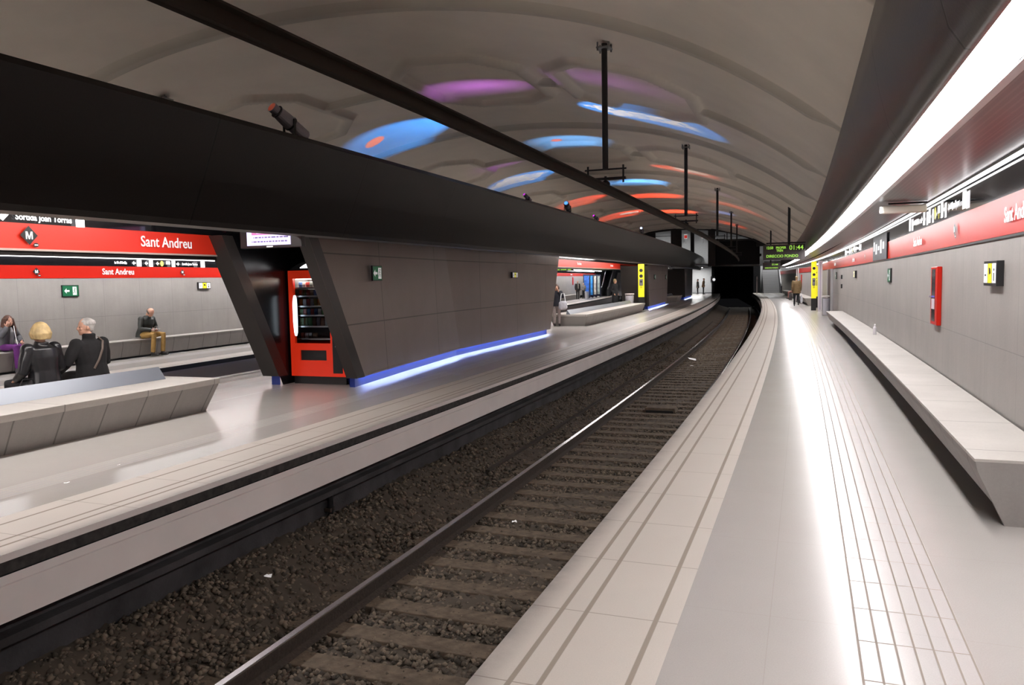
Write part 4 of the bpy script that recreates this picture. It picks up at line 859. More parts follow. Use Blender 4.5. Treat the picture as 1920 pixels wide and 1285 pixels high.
for j in range(nz_ - 1):
    for k in range(nr): fs.append((j * nr + k, j * nr + (k + 1) % nr, (j + 1) * nr + (k + 1) % nr, (j + 1) * nr + k))
fs.append(tuple(range(nr))); b.add(vs, fs); b.build('bag_film', mat('clear film', (.8, .8, .85), .12, alpha=.42, spec=.8), t, smooth=False)
MB().ball((0, 0, .07), (.05, .06, .05), 10).build('pink_wrapper', mat('magenta wrapper', (.6, .05, .3), .4), t)

t = thing('drain_pipe', 'short dark vertical pipe on the dirty wall below the island edge', 'pipe', frame(3.83, 3.79, -1.15)); MB().tube([(0, 0, 0), (0, 0, .52)], .035, 10).build('pipe_body', 'black', t); MB().box(-.05, .05, -.03, .05, .26, .30).build('pipe_clip', 'rust', t)
t = thing('track_box', 'low dark equipment box lying between the rails', 'box', frame(13.6, 1.55, -1.21)); MB().box(-.22, .22, -.35, .35, 0, .10, taper=.08).build('box_body', 'sleeper', t, bevel=.01); MB().box(-.25, -.222, -.3, .3, .0, .05).build('box_lip', 'black', t)
# ---------------------------------------------------------------- end hall and tunnel mouth (beyond s = 66)
def wallpl(name, pts, m, mi=None):
    b = MB(); b.add([W(*p) for p in pts], [tuple(range(len(pts)))], [[(p[1], p[2]) for p in pts]]); return struct(b, name, m)
def blk(name, s0, s1, o0, o1, z0, z1, m):
    b = MB(); v = [W(s, o, z) for z in (z0, z1) for o in (o0, o1) for s in (s0, s1)]
    b.add(v, [(0, 2, 3, 1), (4, 5, 7, 6), (0, 1, 5, 4), (2, 6, 7, 3), (0, 4, 6, 2), (1, 3, 7, 5)]); return struct(b, name, m)
# arch rim
rim = MB(); O = np.linspace(-2.0, 14.3, 40); vs = []
for o in O: vs += [W(66, o, vz(o) + .3), W(66, o, vz(o) - .16), W(66.4, o, vz(o) - .16)]
rim.add(vs, [(3 * i + a, 3 * i + 3 + a, 3 * i + 4 + a, 3 * i + 1 + a) for i in range(39) for a in (0, 1)]); struct(rim, 'trim_20', 'concdark')
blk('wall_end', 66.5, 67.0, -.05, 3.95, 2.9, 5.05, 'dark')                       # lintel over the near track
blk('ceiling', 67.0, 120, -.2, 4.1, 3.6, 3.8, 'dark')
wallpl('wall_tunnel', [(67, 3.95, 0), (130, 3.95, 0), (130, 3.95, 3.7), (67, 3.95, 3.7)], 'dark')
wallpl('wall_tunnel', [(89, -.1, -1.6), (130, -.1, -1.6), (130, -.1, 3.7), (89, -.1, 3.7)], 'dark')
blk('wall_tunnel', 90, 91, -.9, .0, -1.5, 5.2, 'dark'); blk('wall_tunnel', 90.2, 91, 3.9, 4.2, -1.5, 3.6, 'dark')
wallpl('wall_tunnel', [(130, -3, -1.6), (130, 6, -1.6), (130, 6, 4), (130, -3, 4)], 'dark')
# curtain frame over the island: columns and glazing bars
for (a, b_, z0, z1) in ((8.7, 9.0, 3.5, 5.9), (6.45, 7.38, 2.8, 6.0), (5.38, 5.70, 2.8, 6.0), (3.62, 4.22, 2.8, 5.9), (-.45, .22, 4.4, 5.0), (2.60, 2.68, 5.0, 5.7), (1.78, 1.84, 5.0, 5.6)):
    blk('trim_21', 66.1, 66.35, a, b_, z0, z1, 'concdark')
blk('trim_22', 66.1, 66.3, 7.3, 9.0, 5.50, 5.54, 'concdark'); blk('trim_22', 66.1, 66.3, .2, 3.7, 5.28, 5.31, 'concdark'); blk('trim_22', 66.0, 66.3, .2, 3.7, 4.93, 5.06, 'concdark')
blk('trim_22', 66.1, 66.3, 9.0, 14.0, 2.9, 6.2, 'concdark'); blk('trim_22', 66.1, 66.3, -2.2, -.45, 4.38, 4.52, 'concdark')
wallpl('window_1', [(66.2, .2, 4.95), (66.2, 3.65, 4.95), (66.2, 3.65, 5.8), (66.2, .2, 5.4)], 'glass')
# lit concourse behind
wallpl('wall_hall', [(78, -4, 2.9), (78, 12, 2.9), (78, 12, 7.2), (78, -4, 7.2)], 'hall')
wallpl('wall_hall', [(96, 3.9, 0), (96, 9, 0), (96, 9, 3.2), (96, 3.9, 3.2)], 'hall')
wallpl('wall_hall', [(93, -4, 0), (93, -.45, 0), (93, -.45, 7), (93, -4, 7)], 'hall')
blk('ceiling', 90, 96.2, 3.9, 9, 3.16, 3.25, 'hall'); wallpl('ceiling', [(66.3, -4, 6.6), (100, -4, 6.6), (100, 13, 6.6), (66.3, 13, 6.6)], 'hall')
blk('floor', 67.2, 78, 4.3, 13, 2.95, 3.05, 'hall')
for k, (s_, o_, z_) in enumerate(((70, 1.6, 6.53), (73, 6.0, 6.53), (73, 9.2, 6.53), (86, -2.2, 6.53), (90.5, -2.0, 6.53), (93.5, 6.2, 3.1))):  # unseen lamps added to brighten the hall, the stairs and the tip wall
    t = thing('hall_lamp', ['ceiling lamp of the end hall above the tunnel mouth', 'ceiling lamp of the end hall above the island', 'ceiling lamp of the end hall at its left side', 'lamp above the stairs at the end of the right platform', 'farther lamp above the stairs behind the right platform', 'lamp lighting the grey wall behind the pair at the island tip'][k], 'lamp', frame(s_, o_, z_))
    MB().box(-.8, .8, -.6, .6, -.01, 0).build('diffuser', mat('hall lamp', (1, 1, 1), .5, emit=(1, 1, .97), es=L_HALL * 5), t); MB().box(-.82, .82, -.62, .62, 0, .06).build('housing', 'silver', t)
for k, (o_, z_) in enumerate(((6.15, 5.15), (4.8, 5.15))):
    t = thing('map_sign', ['left red-topped map sign in the lit hall above the island', 'right red-topped map sign in the lit hall above the island'][k], 'sign', frame(76.5, o_ + (.6 if k == 0 else .25), z_ + .6)); MB().box(0, .05, -.16, .16, 0, .45).build('sign_face', mat('white red sign', (.8, .7, .7), .4), t); MB().box(-.01, 0, -.14, .14, .05, .35).build('red_mark', 'red', t)
    MB().tube([(.03, 0, -.5), (.03, 0, 0)], .02, 6).build('post', 'greysteel', t)
# ---------------------------------------------------------------- people
SK = {}
def cloth(name, c, rough=.8, noise=.15): 
    k = (name, c)
    if k not in SK: SK[k] = mat(name, c, rough, noise=noise, nscale=12)
    return SK[k]
def remesh(o, vox, sm=6):
    m = o.modifiers.new('remesh', 'REMESH'); m.mode = 'VOXEL'; m.voxel_size = vox; m.use_smooth_shade = True
    s = o.modifiers.new('smooth', 'SMOOTH'); s.factor = .5; s.iterations = sm; return o
def hand(b, wr, d, palm=(0, 0, -1), side=1, sc=1.):
    """palm and five bent fingers; d = direction of the fingers"""
    d = Vector(d).normalized(); pn = Vector(palm); pn = (pn - d * pn.dot(d)).normalized(); sd = d.cross(pn) * side; wr = Vector(wr)
    b.tube([wr - d * .03, wr, wr + d * .04, wr + d * .085], [(.026 * sc, .020 * sc), (.026 * sc, .019 * sc), (.040 * sc, .015 * sc), (.040 * sc, .012 * sc)], 10)
    for k, (off, ln) in enumerate(((-.030, .055), (-.010, .068), (.010, .063), (.029, .048))):
        r = wr + d * .078 + sd * off * sc; j = r + d * ln * .5 + pn * .006; e = j + d * ln * .4 + pn * ln * .35
        b.tube([r, j, e], [.0095 * sc, .0088 * sc, .0075 * sc], 7)
    r = wr + d * .02 - sd * .034 * sc; j = r + d * .028 - sd * .02 + pn * .012; b.tube([r, j, j + d * .026 + pn * .008], [.012 * sc, .0105 * sc, .009 * sc], 7)
def person(mx, label, J, hair, top, legs, shoe=(.015, .013, .012), skin=(.55, .30, .21), vox=.016, hem=None, group=None, hyaw=0., hpitch=0., collar=None, topname='coat', rough=.8, open_front=None, fat=1., legrough=.8, cuff=1., hands=None, lv=None):
    t = thing('person', label, 'person', mx, group); g = lambda k: Vector(J[k])
    hm = Matrix.Rotation(hyaw, 3, 'Z') @ Matrix.Rotation(hpitch, 3, 'Y'); H = g('head'); hp = lambda x, y, z: H + hm @ Vector((x, y, z))
    sk = cloth('skin tone', skin, .5, .05)
    b = MB()
    b.ball(hp(-.012, 0, .02), (.095, .077, .108), 16, mx=hm); b.ball(hp(.025, 0, -.045), (.062, .058, .062), 14, mx=hm); b.ball(hp(.055, 0, -.088), (.024, .028, .020), 10, mx=hm)
    b.tube([hp(.080, 0, .015), hp(.098, 0, -.018), hp(.090, 0, -.034)], [.009, .0135, .011], 8)
    for s_ in (-1, 1): b.ball(hp(-.008, s_ * .079, -.008), (.016, .009, .028), 8, mx=hm); b.ball(hp(.062, s_ * .035, -.02), (.020, .020, .018), 8, mx=hm)
    b.tube([hp(.070, .024, -.058), hp(.079, 0, -.057), hp(.070, -.024, -.058)], [.007, .010, .007], 8)
    b.tube([hp(-.02, 0, -.06), g('neck') + Vector((0, 0, .03)), g('neck') - Vector((0, 0, .06))], [(.052, .054), (.052, .055), (.07, .06)], 12)
    ch, pe = g('chest'), g('pelvis')
    b.tube([g('neck') - Vector((0, 0, .04)), ch + Vector((0, 0, .02)), (ch + pe) / 2, pe], [(.10, .06), (.15, .085), (.12, .08), (.13, .09)], 14)
    for s_, n in ((1, 'L'), (-1, 'R')):
        sh, el, wr = g('sh' + n), g('el' + n), g('wr' + n)
        b.tube([ch.lerp(sh, .4), sh, sh.lerp(el, .5), el, el.lerp(wr, .4), wr], [.05, .046, .040, .034, .034, .024], 10)
        hd = J.get('hd' + n, (wr - el).normalized()); hand(b, wr, hd, J.get('pn' + n, (0, -s_, 0)), s_, 1.0)
        hi, kn, an = g('hi' + n), g('kn' + n), g('an' + n)
        b.tube([pe.lerp(hi, .5), hi, hi.lerp(kn, .5), kn, kn.lerp(an, .3), kn.lerp(an, .7), an], [.08, .075, .065, .05, .05, .038, .032], 10)
    remesh(b.build('body', sk, t), vox * .7 if vox < .02 else vox, 2)
    e = MB()
    for s_ in (-1, 1): e.ball(hp(.082, s_ * .031, .006), (.006, .013, .006), 8, mx=hm)
    e.build('eyes', 'black', t)
    # trousers and shoes
    b = MB(); b.tube([pe + Vector((0, 0, .10)), pe, pe - Vector((0, 0, .06)) if J.get('stand') else pe + Vector((.03, 0, -.02))], [(.15 * fat, .11 * fat), (.165 * fat, .125 * fat), (.13, .11)], 14)
    for n in 'LR':
        hi, kn, an = g('hi' + n), g('kn' + n), g('an' + n); b.tube([pe.lerp(hi, .4), hi, hi.lerp(kn, .5), kn, kn.lerp(an, .5), an + Vector((0, 0, .01))], [.10 * fat, .095 * fat, .082 * fat, .068, .060 * cuff, .056 * cuff], 12)
    remesh(b.build('trousers', cloth('trouser cloth', legs, legrough), t), vox, 4)
    for n in 'LR':
        an = g('an' + n); f = Vector(J.get('ft' + n, (1, 0, 0))).normalized(); q = MB(); z0 = Vector((0, 0, -.045))
        q.tube([an + z0 - f * .07, an + z0 - f * .03, an + z0 + f * .06, an + z0 + f * .14, an + z0 + f * .19], [(.030, .030), (.040, .045), (.042, .036), (.044, .028), (.028, .016)], 10); q.tube([an + z0, an + Vector((0, 0, .03))], .045, 10)
        remesh(q.build('shoe', cloth('shoe leather', shoe, .4), t), max(vox, .012), 2)
    # top
    b = MB(); sh0 = (g('shL') + g('shR')) / 2; hm_ = Vector(hem) if hem else pe - Vector((0, 0, .05)); wd = (g('shL') - g('shR')).length / 2
    b.tube([sh0 + Vector((0, 0, .075)), sh0 + Vector((0, 0, .045)), sh0, ch, (ch + pe) / 2, pe + Vector((0, 0, .02)), hm_], [(.075, .065), (wd * .62, .085), (wd + .045, .115 * fat), (wd + .03, .145 * fat), (wd - .0, .14 * fat), (wd + .02, .16 * fat), (wd + .04, .17 * fat)], 18)
    for n in 'LR':
        sh, el, wr = g('sh' + n), g('el' + n), g('wr' + n); b.tube([ch.lerp(sh, .6), sh, sh.lerp(el, .5), el, el.lerp(wr, .5), wr], [.075, .080 * fat, .070 * fat, .062, .055, .046], 12); b.ball(sh, .078 * fat, 12)
    if collar: b.tube([g('neck') - Vector((0, 0, .05)), g('neck') + Vector((-.01, 0, collar))], [(.085, .08), (.082, .085)], 14)
    remesh(b.build(topname, cloth(topname + ' cloth', top, rough), t), vox, 4)
    if open_front:
        q = MB(); f0 = ch + Vector((.148, 0, .05)); q.tube([sh0 + Vector((.10, 0, .06)), f0, pe + Vector((.155, 0, .05))], [(.02, .02), (.045, .02), (.05, .02)], 10); remesh(q.build('shirt', cloth('shirt cloth', open_front, .7), t), vox, 2)
    # hair
    kind, hc = hair; b = MB(); hmt = cloth('hair', hc, .6, .3)
    if kind == 'bob':
        b.ball(hp(-.030, 0, .035), (.108, .100, .108), 16, mx=hm)
        for a in np.linspace(-2.5, 2.5, 15):
            x, y = -math.cos(a), math.sin(a); 
            if x > .55: continue
            b.tube([hp(-.028 + x * .078, y * .078, .06), hp(-.028 + x * .100, y * .097, -.01), hp(-.03 + x * .092, y * .090, -.085 + .01 * random.random())], [.028, .034, .022], 8)
    if kind == 'short':
        b.ball(hp(-.028, 0, .040), (.097, .084, .094), 16, mx=hm); b.ball(hp(-.055, 0, -.01), (.058, .072, .07), 12, mx=hm)
        for k in range(16): a = 6.28 * k / 16; b.tube([hp(-.03 + .05 * math.cos(a), .05 * math.sin(a), .10), hp(-.035 + .085 * math.cos(a), .078 * math.sin(a), .075), hp(-.04 + .09 * math.cos(a), .086 * math.sin(a), .04)], [.018, .018, .012], 6)
    if kind == 'long':
        b.ball(hp(-.026, 0, .034), (.104, .094, .102), 16, mx=hm)
        for a in np.linspace(-2.2, 2.2, 13):
            x, y = -math.cos(a), math.sin(a); b.tube([hp(-.02 + x * .07, y * .08, .06), hp(-.03 + x * .088, y * .098, -.04), hp(-.03 + x * .10, y * .12, -.16), hp(-.02 + x * .09, y * .13, -.30 - .03 * random.random())], [.028, .036, .036, .016], 8)
    if kind == 'bald':
        for a in np.linspace(-1.9, 1.9, 13): x, y = -math.cos(a), math.sin(a); b.ball(hp(-.018 + x * .078, y * .074, .005), (.024, .022, .038), 8)
    if kind == 'cap':
        b.ball(hp(-.020, 0, .05), (.108, .094, .085), 16, mx=hm)
    remesh(b.build('hair', hmt, t), vox * .8, 3)
    return t
def stand(k=1., lean=0., step=0., arms='down', **o):
    J = dict(stand=1, pelvis=(0, 0, .93), chest=(lean * .5, 0, 1.28), neck=(lean * .8, 0, 1.44), head=(lean + .02, 0, 1.585),
             shL=(lean * .7, .185, 1.385), shR=(lean * .7, -.185, 1.385), elL=(.0 + lean * .5 - .02, .235, 1.10), elR=(lean * .5 - .02, -.235, 1.10), wrL=(.06 + lean, .225, .86), wrR=(.06 + lean, -.225, .86),
             hiL=(0, .09, .90), hiR=(0, -.09, .90), knL=(step * .5 + .02, .095, .49), knR=(-step * .3 + .02, -.095, .49), anL=(step, .10, .095), anR=(-step, -.10, .095 + (.05 if step else 0)))
    J.update(o); 
    for q, v in J.items():
        if q[:2] in ('hd', 'pn', 'ft') or q == 'stand': continue
        J[q] = tuple(c * k for c in v)
    return J
def sit(zs=.45, k=1., lean=.05, **o):
    z = zs + .10
    J = dict(pelvis=(0, 0, z), chest=(lean * .6, 0, z + .33), neck=(lean, 0, z + .50), head=(lean + .02, 0, z + .645), shL=(lean, .185, z + .44), shR=(lean, -.185, z + .44),
             elL=(lean + .02, .25, z + .17), elR=(lean + .02, -.25, z + .17), wrL=(lean + .22, .17, z + .09), wrR=(lean + .22, -.17, z + .09), hiL=(.05, .10, z - .01), hiR=(.05, -.10, z - .01),
             knL=(.46, .13, z + .0), knR=(.46, -.13, z + .0), anL=(.46, .13, .095), anR=(.46, -.13, .095))
    J.update(o); return J
FWD = 0.   # person's X axis; frame() X runs along the track
# the seated pair on the island bench, backs to the near track (facing +o)
person(frame(3.38, 7.66, 0, R_(90)), 'person with a blond bob and black leather jacket seated on the island bench, back turned', sit(.455, lean=.03, elL=(.02, .275, .72), elR=(.04, -.27, .74), wrL=(.24, .20, .62), wrR=(.24, -.2, .62)),
       ('bob', (.50, .36, .17)), (.012, .012, .014), (.02, .02, .024), vox=.011, hem=(0, 0, .47), topname='leather_jacket', rough=.28, fat=1.12, collar=.035)
m_ = person(frame(4.12, 7.68, 0, R_(90)), 'person with grey hair and black wool coat seated beside the blond one, head turned left', sit(.455, lean=.06, head=(.07, .02, 1.225), neck=(.04, 0, 1.07), chest=(.03, 0, .90), shL=(.03, .205, 1.0), shR=(.03, -.205, 1.0), elL=(.06, .34, .76), elR=(.05, -.27, .74), wrL=(.26, .30, .64), wrR=(.28, -.2, .64)),
       ('short', (.42, .40, .38)), (.010, .009, .010), (.02, .02, .02), vox=.011, hem=(0, 0, .47), topname='wool_coat', rough=.95, fat=1.15, collar=.075, hyaw=R_(68))
t = thing('shoulder_bag_strap', 'thin brown strap slung across the black wool coat', 'strap', frame(4.12, 7.68, 0, R_(90)))
MB().tube([(.02, -.135, 1.09), (-.10, -.10, 1.04), (-.155, -.04, .93), (-.165, .03, .80), (-.15, .10, .68)], [(.014, .004)] * 5, 6).build('strap', cloth('brown strap', (.10, .07, .055), .5), t)
t = thing('handbag', 'black handbag on the island bench beside the leather jacket', 'bag', frame(3.02, 7.52, .455, R_(90))); b = MB(); b.ball((0, 0, .07), (.10, .15, .07), 14).ball((.03, .12, .05), (.06, .07, .05), 10); remesh(b.build('bag_body', cloth('black bag', (.012, .012, .013), .35), t), .012); MB().tube([(0, -.12, .1), (0, -.08, .19), (0, .05, .2), (0, .1, .11)], .008, 6).build('strap', 'black', t)
# left platform bench: girl and reader (facing -o)
person(frame(8.12, 14.58, 0, R_(-90)), 'person with long brown hair and purple trousers on the far bench, hand at cheek', sit(.455, lean=.10, head=(.11, -.0, 1.10), neck=(.07, 0, .98), chest=(.05, 0, .83), shL=(.06, .15, .92), shR=(.06, -.15, .92), pelvis=(0, 0, .55), elR=(.22, -.26, .80), wrR=(.20, -.12, .98), hdR=(.1, .35, 1), pnR=(-1, .2, 0), elL=(.10, .22, .74), wrL=(.30, .12, .66), knL=(.42, .10, .56), knR=(.42, -.10, .56), anL=(.40, .08, .10), anR=(.46, -.12, .10)),
       ('long', (.075, .03, .018)), (.10, .10, .11), (.13, .02, .17), skin=(.58, .31, .22), vox=.012, hem=(0.02, 0, .50), topname='jacket', fat=.86, open_front=(.25, .25, .26), hyaw=R_(-12), shoe=(.10, .10, .11))
person(frame(12.0, 14.66, 0, R_(-90)), 'person in dark jacket and tan trousers bent over a book on the far bench', sit(.455, lean=.20, head=(.26, 0, 1.12), neck=(.17, 0, 1.02), chest=(.11, 0, .86), shL=(.13, .19, .96), shR=(.13, -.19, .96), elL=(.16, .26, .72), elR=(.16, -.26, .72), wrL=(.36, .08, .68), wrR=(.36, -.10, .68), knL=(.50, .16, .56), knR=(.48, -.14, .56), anL=(.48, .13, .10), anR=(.44, -.16, .10)),
       ('bald', (.10, .07, .05)), (.030, .034, .030), (.42, .25, .075), vox=.012, hem=(.0, 0, .49), topname='jacket', rough=.5, hpitch=R_(52), collar=.03)
t = thing('book', 'small open paper held by the person reading on the far bench', 'book', frame(12.0, 14.66 - .42, .70, R_(-90))); MB().box(-.05, .06, -.085, -.002, 0, .006).box(-.05, .06, .002, .085, 0, .006).build('pages', cloth('paper', (.6, .58, .55), .8), t)
t = thing('earphone_cord', 'white cord hanging down the grey hooded jacket on the far bench', 'cord', frame(8.12, 14.58, 0, R_(-90))); MB().tube([(.19, .05, 1.0), (.235, .03, .85), (.245, .045, .72), (.29, .03, .60)], .007, 6).build('cord', 'white', t)
# island and left platform, middle distance
person(frame(25.25, 7.30, 0, R_(205)), 'person in dark coat with white bag standing at the end of the island bench', stand(.94, elL=(.12, .25, 1.20), wrL=(.17, .06, 1.42), hdL=(.1, -.2, 1), elR=(.02, -.24, 1.10), wrR=(.12, -.24, .95)), ('bob', (.06, .03, .018)), (.012, .012, .02), (.30, .25, .24), vox=.02, hem=(0, 0, .78), shoe=(.02, .015, .015))
t = thing('tote_bag', 'large white handbag hanging from the arm of the person by the island bench', 'bag', frame(25.15, 7.02, .86)); b = MB(); b.tube([(0, 0, -.22), (0, 0, -.15), (0, 0, .05), (0, 0, .12)], [(.12, .07), (.19, .09), (.17, .07), (.10, .03)], 12); remesh(b.build('bag_body', cloth('white bag', (.55, .55, .60), .5), t), .02); MB().tube([(0, -.1, .1), (0, -.06, .40), (0, .06, .40), (0, .1, .1)], .012, 6).build('handle', 'white', t)
person(frame(40.4, 7.95, 0, R_(250)), 'person with pale hair in a long black coat standing beyond the island bench', stand(1.06, elL=(-.06, .26, 1.12), wrL=(.06, .2, .92), elR=(-.06, -.26, 1.12), wrR=(.06, -.2, .92)), ('short', (.5, .38, .2)), (.008, .008, .01), (.01, .01, .012), vox=.022, hem=(0, 0, .45), hpitch=R_(20), hyaw=R_(20))
person(frame(68.5, 16.2, 0, R_(215)), 'person in dark suit and white shirt standing on the far left platform', stand(1.04), ('bald', (.4, .36, .33)), (.02, .018, .018), (.022, .02, .02), vox=.028, hem=(0, 0, .80), open_front=(.6, .58, .5), topname='suit_jacket')
person(frame(72.3, 16.35, 0, R_(160)), 'person in grey sweater half hidden behind the suited one on the far left platform', stand(.9, wrL=(.25, .15, 1.05), wrR=(.25, -.15, 1.05)), ('short', (.35, .33, .3)), (.20, .20, .19), (.02, .02, .02), vox=.028, hem=(0, 0, .80))
person(frame(86.5, 5.95, 0, R_(100)), 'person in dark green coat, left of the pair at the island tip', stand(1.0), ('short', (.05, .03, .02)), (.035, .04, .035), (.02, .02, .022), vox=.03, hem=(0, 0, .72))
person(frame(86.6, 5.35, 0, R_(-100)), 'person in brown coat, right one of the pair at the far tip of the island', stand(1.05, lean=.06), ('short', (.12, .07, .04)), (.16, .095, .05), (.02, .02, .022), vox=.03, hem=(0, 0, .78))
person(frame(54.0, 7.05, 0, R_(180)), 'person in dark clothes half hidden behind the second pier', stand(1.0), ('short', (.1, .08, .06)), (.05, .02, .02), (.03, .03, .03), vox=.03)
# right platform
person(frame(45.5, -1.96, 0, R_(2)), 'person in brown coat walking away along the right platform carrying bags', stand(1.04, step=.10, lean=.03), ('short', (.30, .20, .10)), (.155, .10, .045), (.014, .015, .02), vox=.022, hem=(0, 0, .76), fat=1.15)
t = thing('shopping_bag', 'dark bag in the left hand of the walking person', 'bag', frame(45.55, -1.62, .42)); MB().box(-.10, .10, -.09, .09, -.05, .30, taper=.15).build('bag_body', cloth('dark bag', (.03, .02, .022), .6), t, bevel=.02); MB().tube([(0, -.05, .28), (0, 0, .48), (0, .05, .28)], .008, 6).build('handle', 'black', t)
t = thing('shopping_bag', 'white plastic bag in the right hand of the walking person', 'bag', frame(45.55, -2.24, .38)); b = MB(); b.tube([(0, 0, -.2), (0, 0, -.1), (0, 0, .12), (0, 0, .3)], [(.06, .08), (.09, .11), (.07, .08), (.02, .02)], 10); remesh(b.build('bag_body', cloth('white plastic', (.6, .62, .68), .4), t), .02); MB().tube([(0, -.02, .28), (0, 0, .46), (0, .02, .28)], .006, 6).build('handle', 'white', t)
person(frame(62.0, -2.62, 0, R_(90)), 'person in pale clothes seated at the wall beyond the walking person', sit(.455), ('bob', (.6, .55, .5)), (.45, .40, .38), (.25, .12, .10), vox=.03, hem=(0, 0, .48))
# ---------------------------------------------------------------- projector beams on the vault
def gobo(src, dst, a, b_, rot, col, energy, kind='plain', col2=(1, 1, 1), soft=.12, c2=(0, 0, .2, .1)):
    """theatre spot: an ellipse with half-sizes a, b_ (metres at the target), shaped by nodes like a projector slide"""
    P0, P1_ = W(*src), W(*dst); D = (P1_ - P0).length; d = (P1_ - P0).normalized(); th = base(dst[0])[2]
    left = Vector((-math.cos(th), math.sin(th), 0)); left = (Matrix.Rotation(rot, 3, 'Z') @ left); o_ = dst[1]; dz = (vz(o_ + .1) - vz(o_ - .1)) / .2; tl = Vector((left.x, left.y, dz)).normalized(); a *= max(.25, (tl - d * tl.dot(d)).length); tf = Vector((math.sin(th), math.cos(th), 0)); b_ *= max(.25, (tf - d * tf.dot(d)).length); x = (left - d * left.dot(d)).normalized(); z = -d; y = z.cross(x)
    l = bpy.data.lights.new('projector_beam', 'SPOT'); l.energy = energy; l.spot_size = min(2.6, 2 * math.atan(max(a, b_) * 1.6 / D) + .1); l.spot_blend = .0; l.shadow_soft_size = .01
    o = bpy.data.objects.new('projector_beam', l); COL.objects.link(o); o.matrix_world = Matrix(((x.x, y.x, z.x, P0.x), (x.y, y.y, z.y, P0.y), (x.z, y.z, z.z, P0.z), (0, 0, 0, 1)))
    l.use_nodes = True; N = l.node_tree.nodes; L = l.node_tree.links; em = N['Emission']
    class G2(NG):
        def __init__(s): s.N, s.L = N, L
    g = G2(); tc = N.new('ShaderNodeTexCoord'); sx = N.new('ShaderNodeSeparateXYZ'); L.new(tc.outputs['Normal'], sx.inputs[0])
    nz_ = g.m('ABSOLUTE', sx.outputs[2]); X = g.m('MULTIPLY', g.m('DIVIDE', sx.outputs[0], nz_), D / a); Y = g.m('MULTIPLY', g.m('DIVIDE', sx.outputs[1], nz_), D / b_)
    r = g.m('SQRT', g.m('ADD', g.m('MULTIPLY', X, X), g.m('MULTIPLY', Y, Y)))
    f = g.m('DIVIDE', g.m('SUBTRACT', 1., r), soft, clamp=True); em.inputs['Strength'].default_value = 1
    col_s = None
    if kind == 'dot' or kind == 'ring':
        x2 = g.m('DIVIDE', g.m('SUBTRACT', X, c2[0]), c2[2]); y2 = g.m('DIVIDE', g.m('SUBTRACT', Y, c2[1]), c2[3]); r2 = g.m('SQRT', g.m('ADD', g.m('MULTIPLY', x2, x2), g.m('MULTIPLY', y2, y2)))
        q = g.m('DIVIDE', g.m('SUBTRACT', 1., r2), .15, clamp=True); col_s = g.mix(q, tuple(col), tuple(col2))
    if kind == 'text':
        v = N.new('ShaderNodeCombineXYZ'); L.new(g.m('MULTIPLY', X, 3.2), v.inputs[0]); L.new(g.m('MULTIPLY', Y, 2.), v.inputs[1]); nn = g.noise(v.outputs[0], 3.2, 2)
        q = g.m('MULTIPLY', g.m('GREATER_THAN', nn, .47), g.m('MULTIPLY', g.m('LESS_THAN', g.m('ABSOLUTE', Y), .5), g.m('LESS_THAN', g.m('ABSOLUTE', g.m('ADD', X, -.1)), .65)))
        col_s = g.mix(q, tuple(col), tuple(col2))
    sc = N.new('ShaderNodeVectorMath'); sc.operation = 'SCALE'
    if col_s is None: sc.inputs[0].default_value = col
    else: L.new(col_s, sc.inputs[0])
    L.new(f, sc.inputs['Scale']); L.new(sc.outputs[0], em.inputs['Color'])
BLUE, RED, PUR = (.03, .30, 1.), (1., .09, .035), (.42, .10, .62)
B = lambda s_: (s_, 5.0, 3.95)
GE = 1500.
gobo(B(4.9), (4.6, 9.0, vz(9.0)), 1.7, .9, 0, RED, GE * .55, 'ring', (1., .8, .75), .5, (-.0, -.35, .55, .45))
gobo(B(14.6), (16.2, 9.1, vz(9.1)), 2.0, 1.35, R_(0), BLUE, GE * 1.15, 'dot', (1, .25, .2), .28, (.42, .05, .13, .22))
gobo((14.6, 7.8, 3.95), (15.3, 2.2, vz(2.2)), 1.8, 1.25, R_(0), BLUE, GE * 1.3, 'text', (.9, .9, 1.), .12)
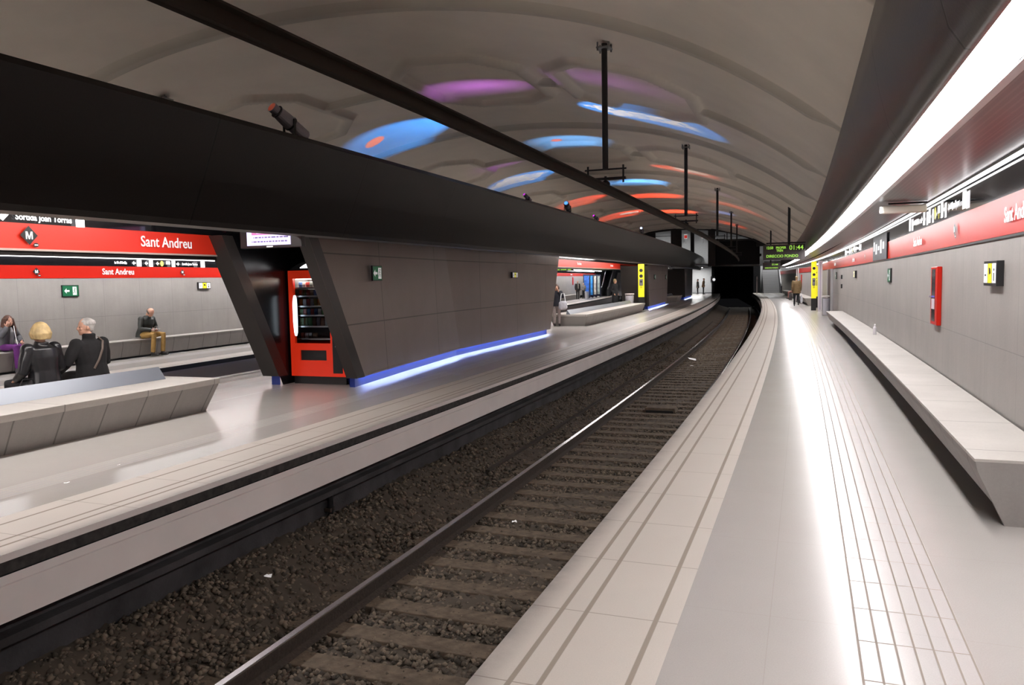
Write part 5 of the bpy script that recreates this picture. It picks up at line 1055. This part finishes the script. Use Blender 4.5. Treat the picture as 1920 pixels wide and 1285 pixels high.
gobo(B(18.3), (20.3, 5.4, vz(5.4)), 1.6, 1.2, 0, (.12, .40, .95), GE * .30, 'dot', (1, .2, .15), .4, (.25, -.1, .12, .2))
gobo(B(11), (12.9, 5.6, vz(5.6)), 1.9, .8, 0, PUR, GE * .32, soft=.9); gobo((11, 7.8, 3.95), (11.9, 2.3, vz(2.3)), 1.7, 1.0, R_(0), PUR, GE * .5, soft=.9)
gobo((12, 7.8, 3.95), (14.2, .3, vz(.3)), 1.8, .7, 0, (.45, .22, .6), GE * .10, soft=.9)
gobo(B(24), (26.8, 9.0, vz(9.0)), 1.6, 1.0, 0, BLUE, GE * .8, 'text', (.9, .9, 1), .15)
gobo(B(21.9), (23.2, 8.7, vz(8.7)), 1.3, .7, 0, PUR, GE * .35, soft=.8)
gobo((24, 7.8, 3.95), (26.2, 2.6, vz(2.6)), 1.35, .75, 0, RED, GE * .95, 'ring', (1, .75, .7), .2, (-.25, 0, .5, .5))
gobo(B(29), (31.5, 5.2, vz(5.2)), 1.6, 1.3, 0, (.10, .38, .95), GE * .6, soft=.3)
gobo(B(34), (37.5, 5.2, vz(5.2)), 1.7, 1.0, 0, RED, GE * .8, soft=.3); gobo(B(34), (36.8, 8.9, vz(8.9)), 1.5, 1.2, 0, RED, GE * .9, soft=.3)
gobo((36, 7.8, 3.95), (38, 1.0, vz(1.)), 1.9, .9, 0, RED, GE * .7, soft=.5); gobo(B(44), (47, 8.6, vz(8.6)), 1.8, 1.6, 0, RED, GE * 1., 'ring', (1, .7, .7), .3, (-.3, 0, .4, .3))
gobo(B(45), (48, 5.4, vz(5.4)), 1.7, 1.5, 0, RED, GE * .9, soft=.4); gobo((46, 7.8, 3.95), (45, 2.4, vz(2.4)), 1.0, .5, 0, (.3, .4, 1.), GE * 1.0, soft=.3)
gobo((52, 7.8, 3.95), (55, 2.2, vz(2.2)), 1.8, 1.5, 0, RED, GE * .9, soft=.5); gobo((30, 7.8, 3.95), (33, 1.5, vz(1.5)), 1.6, .5, 0, (.35, .15, .7), GE * .3, soft=.5)
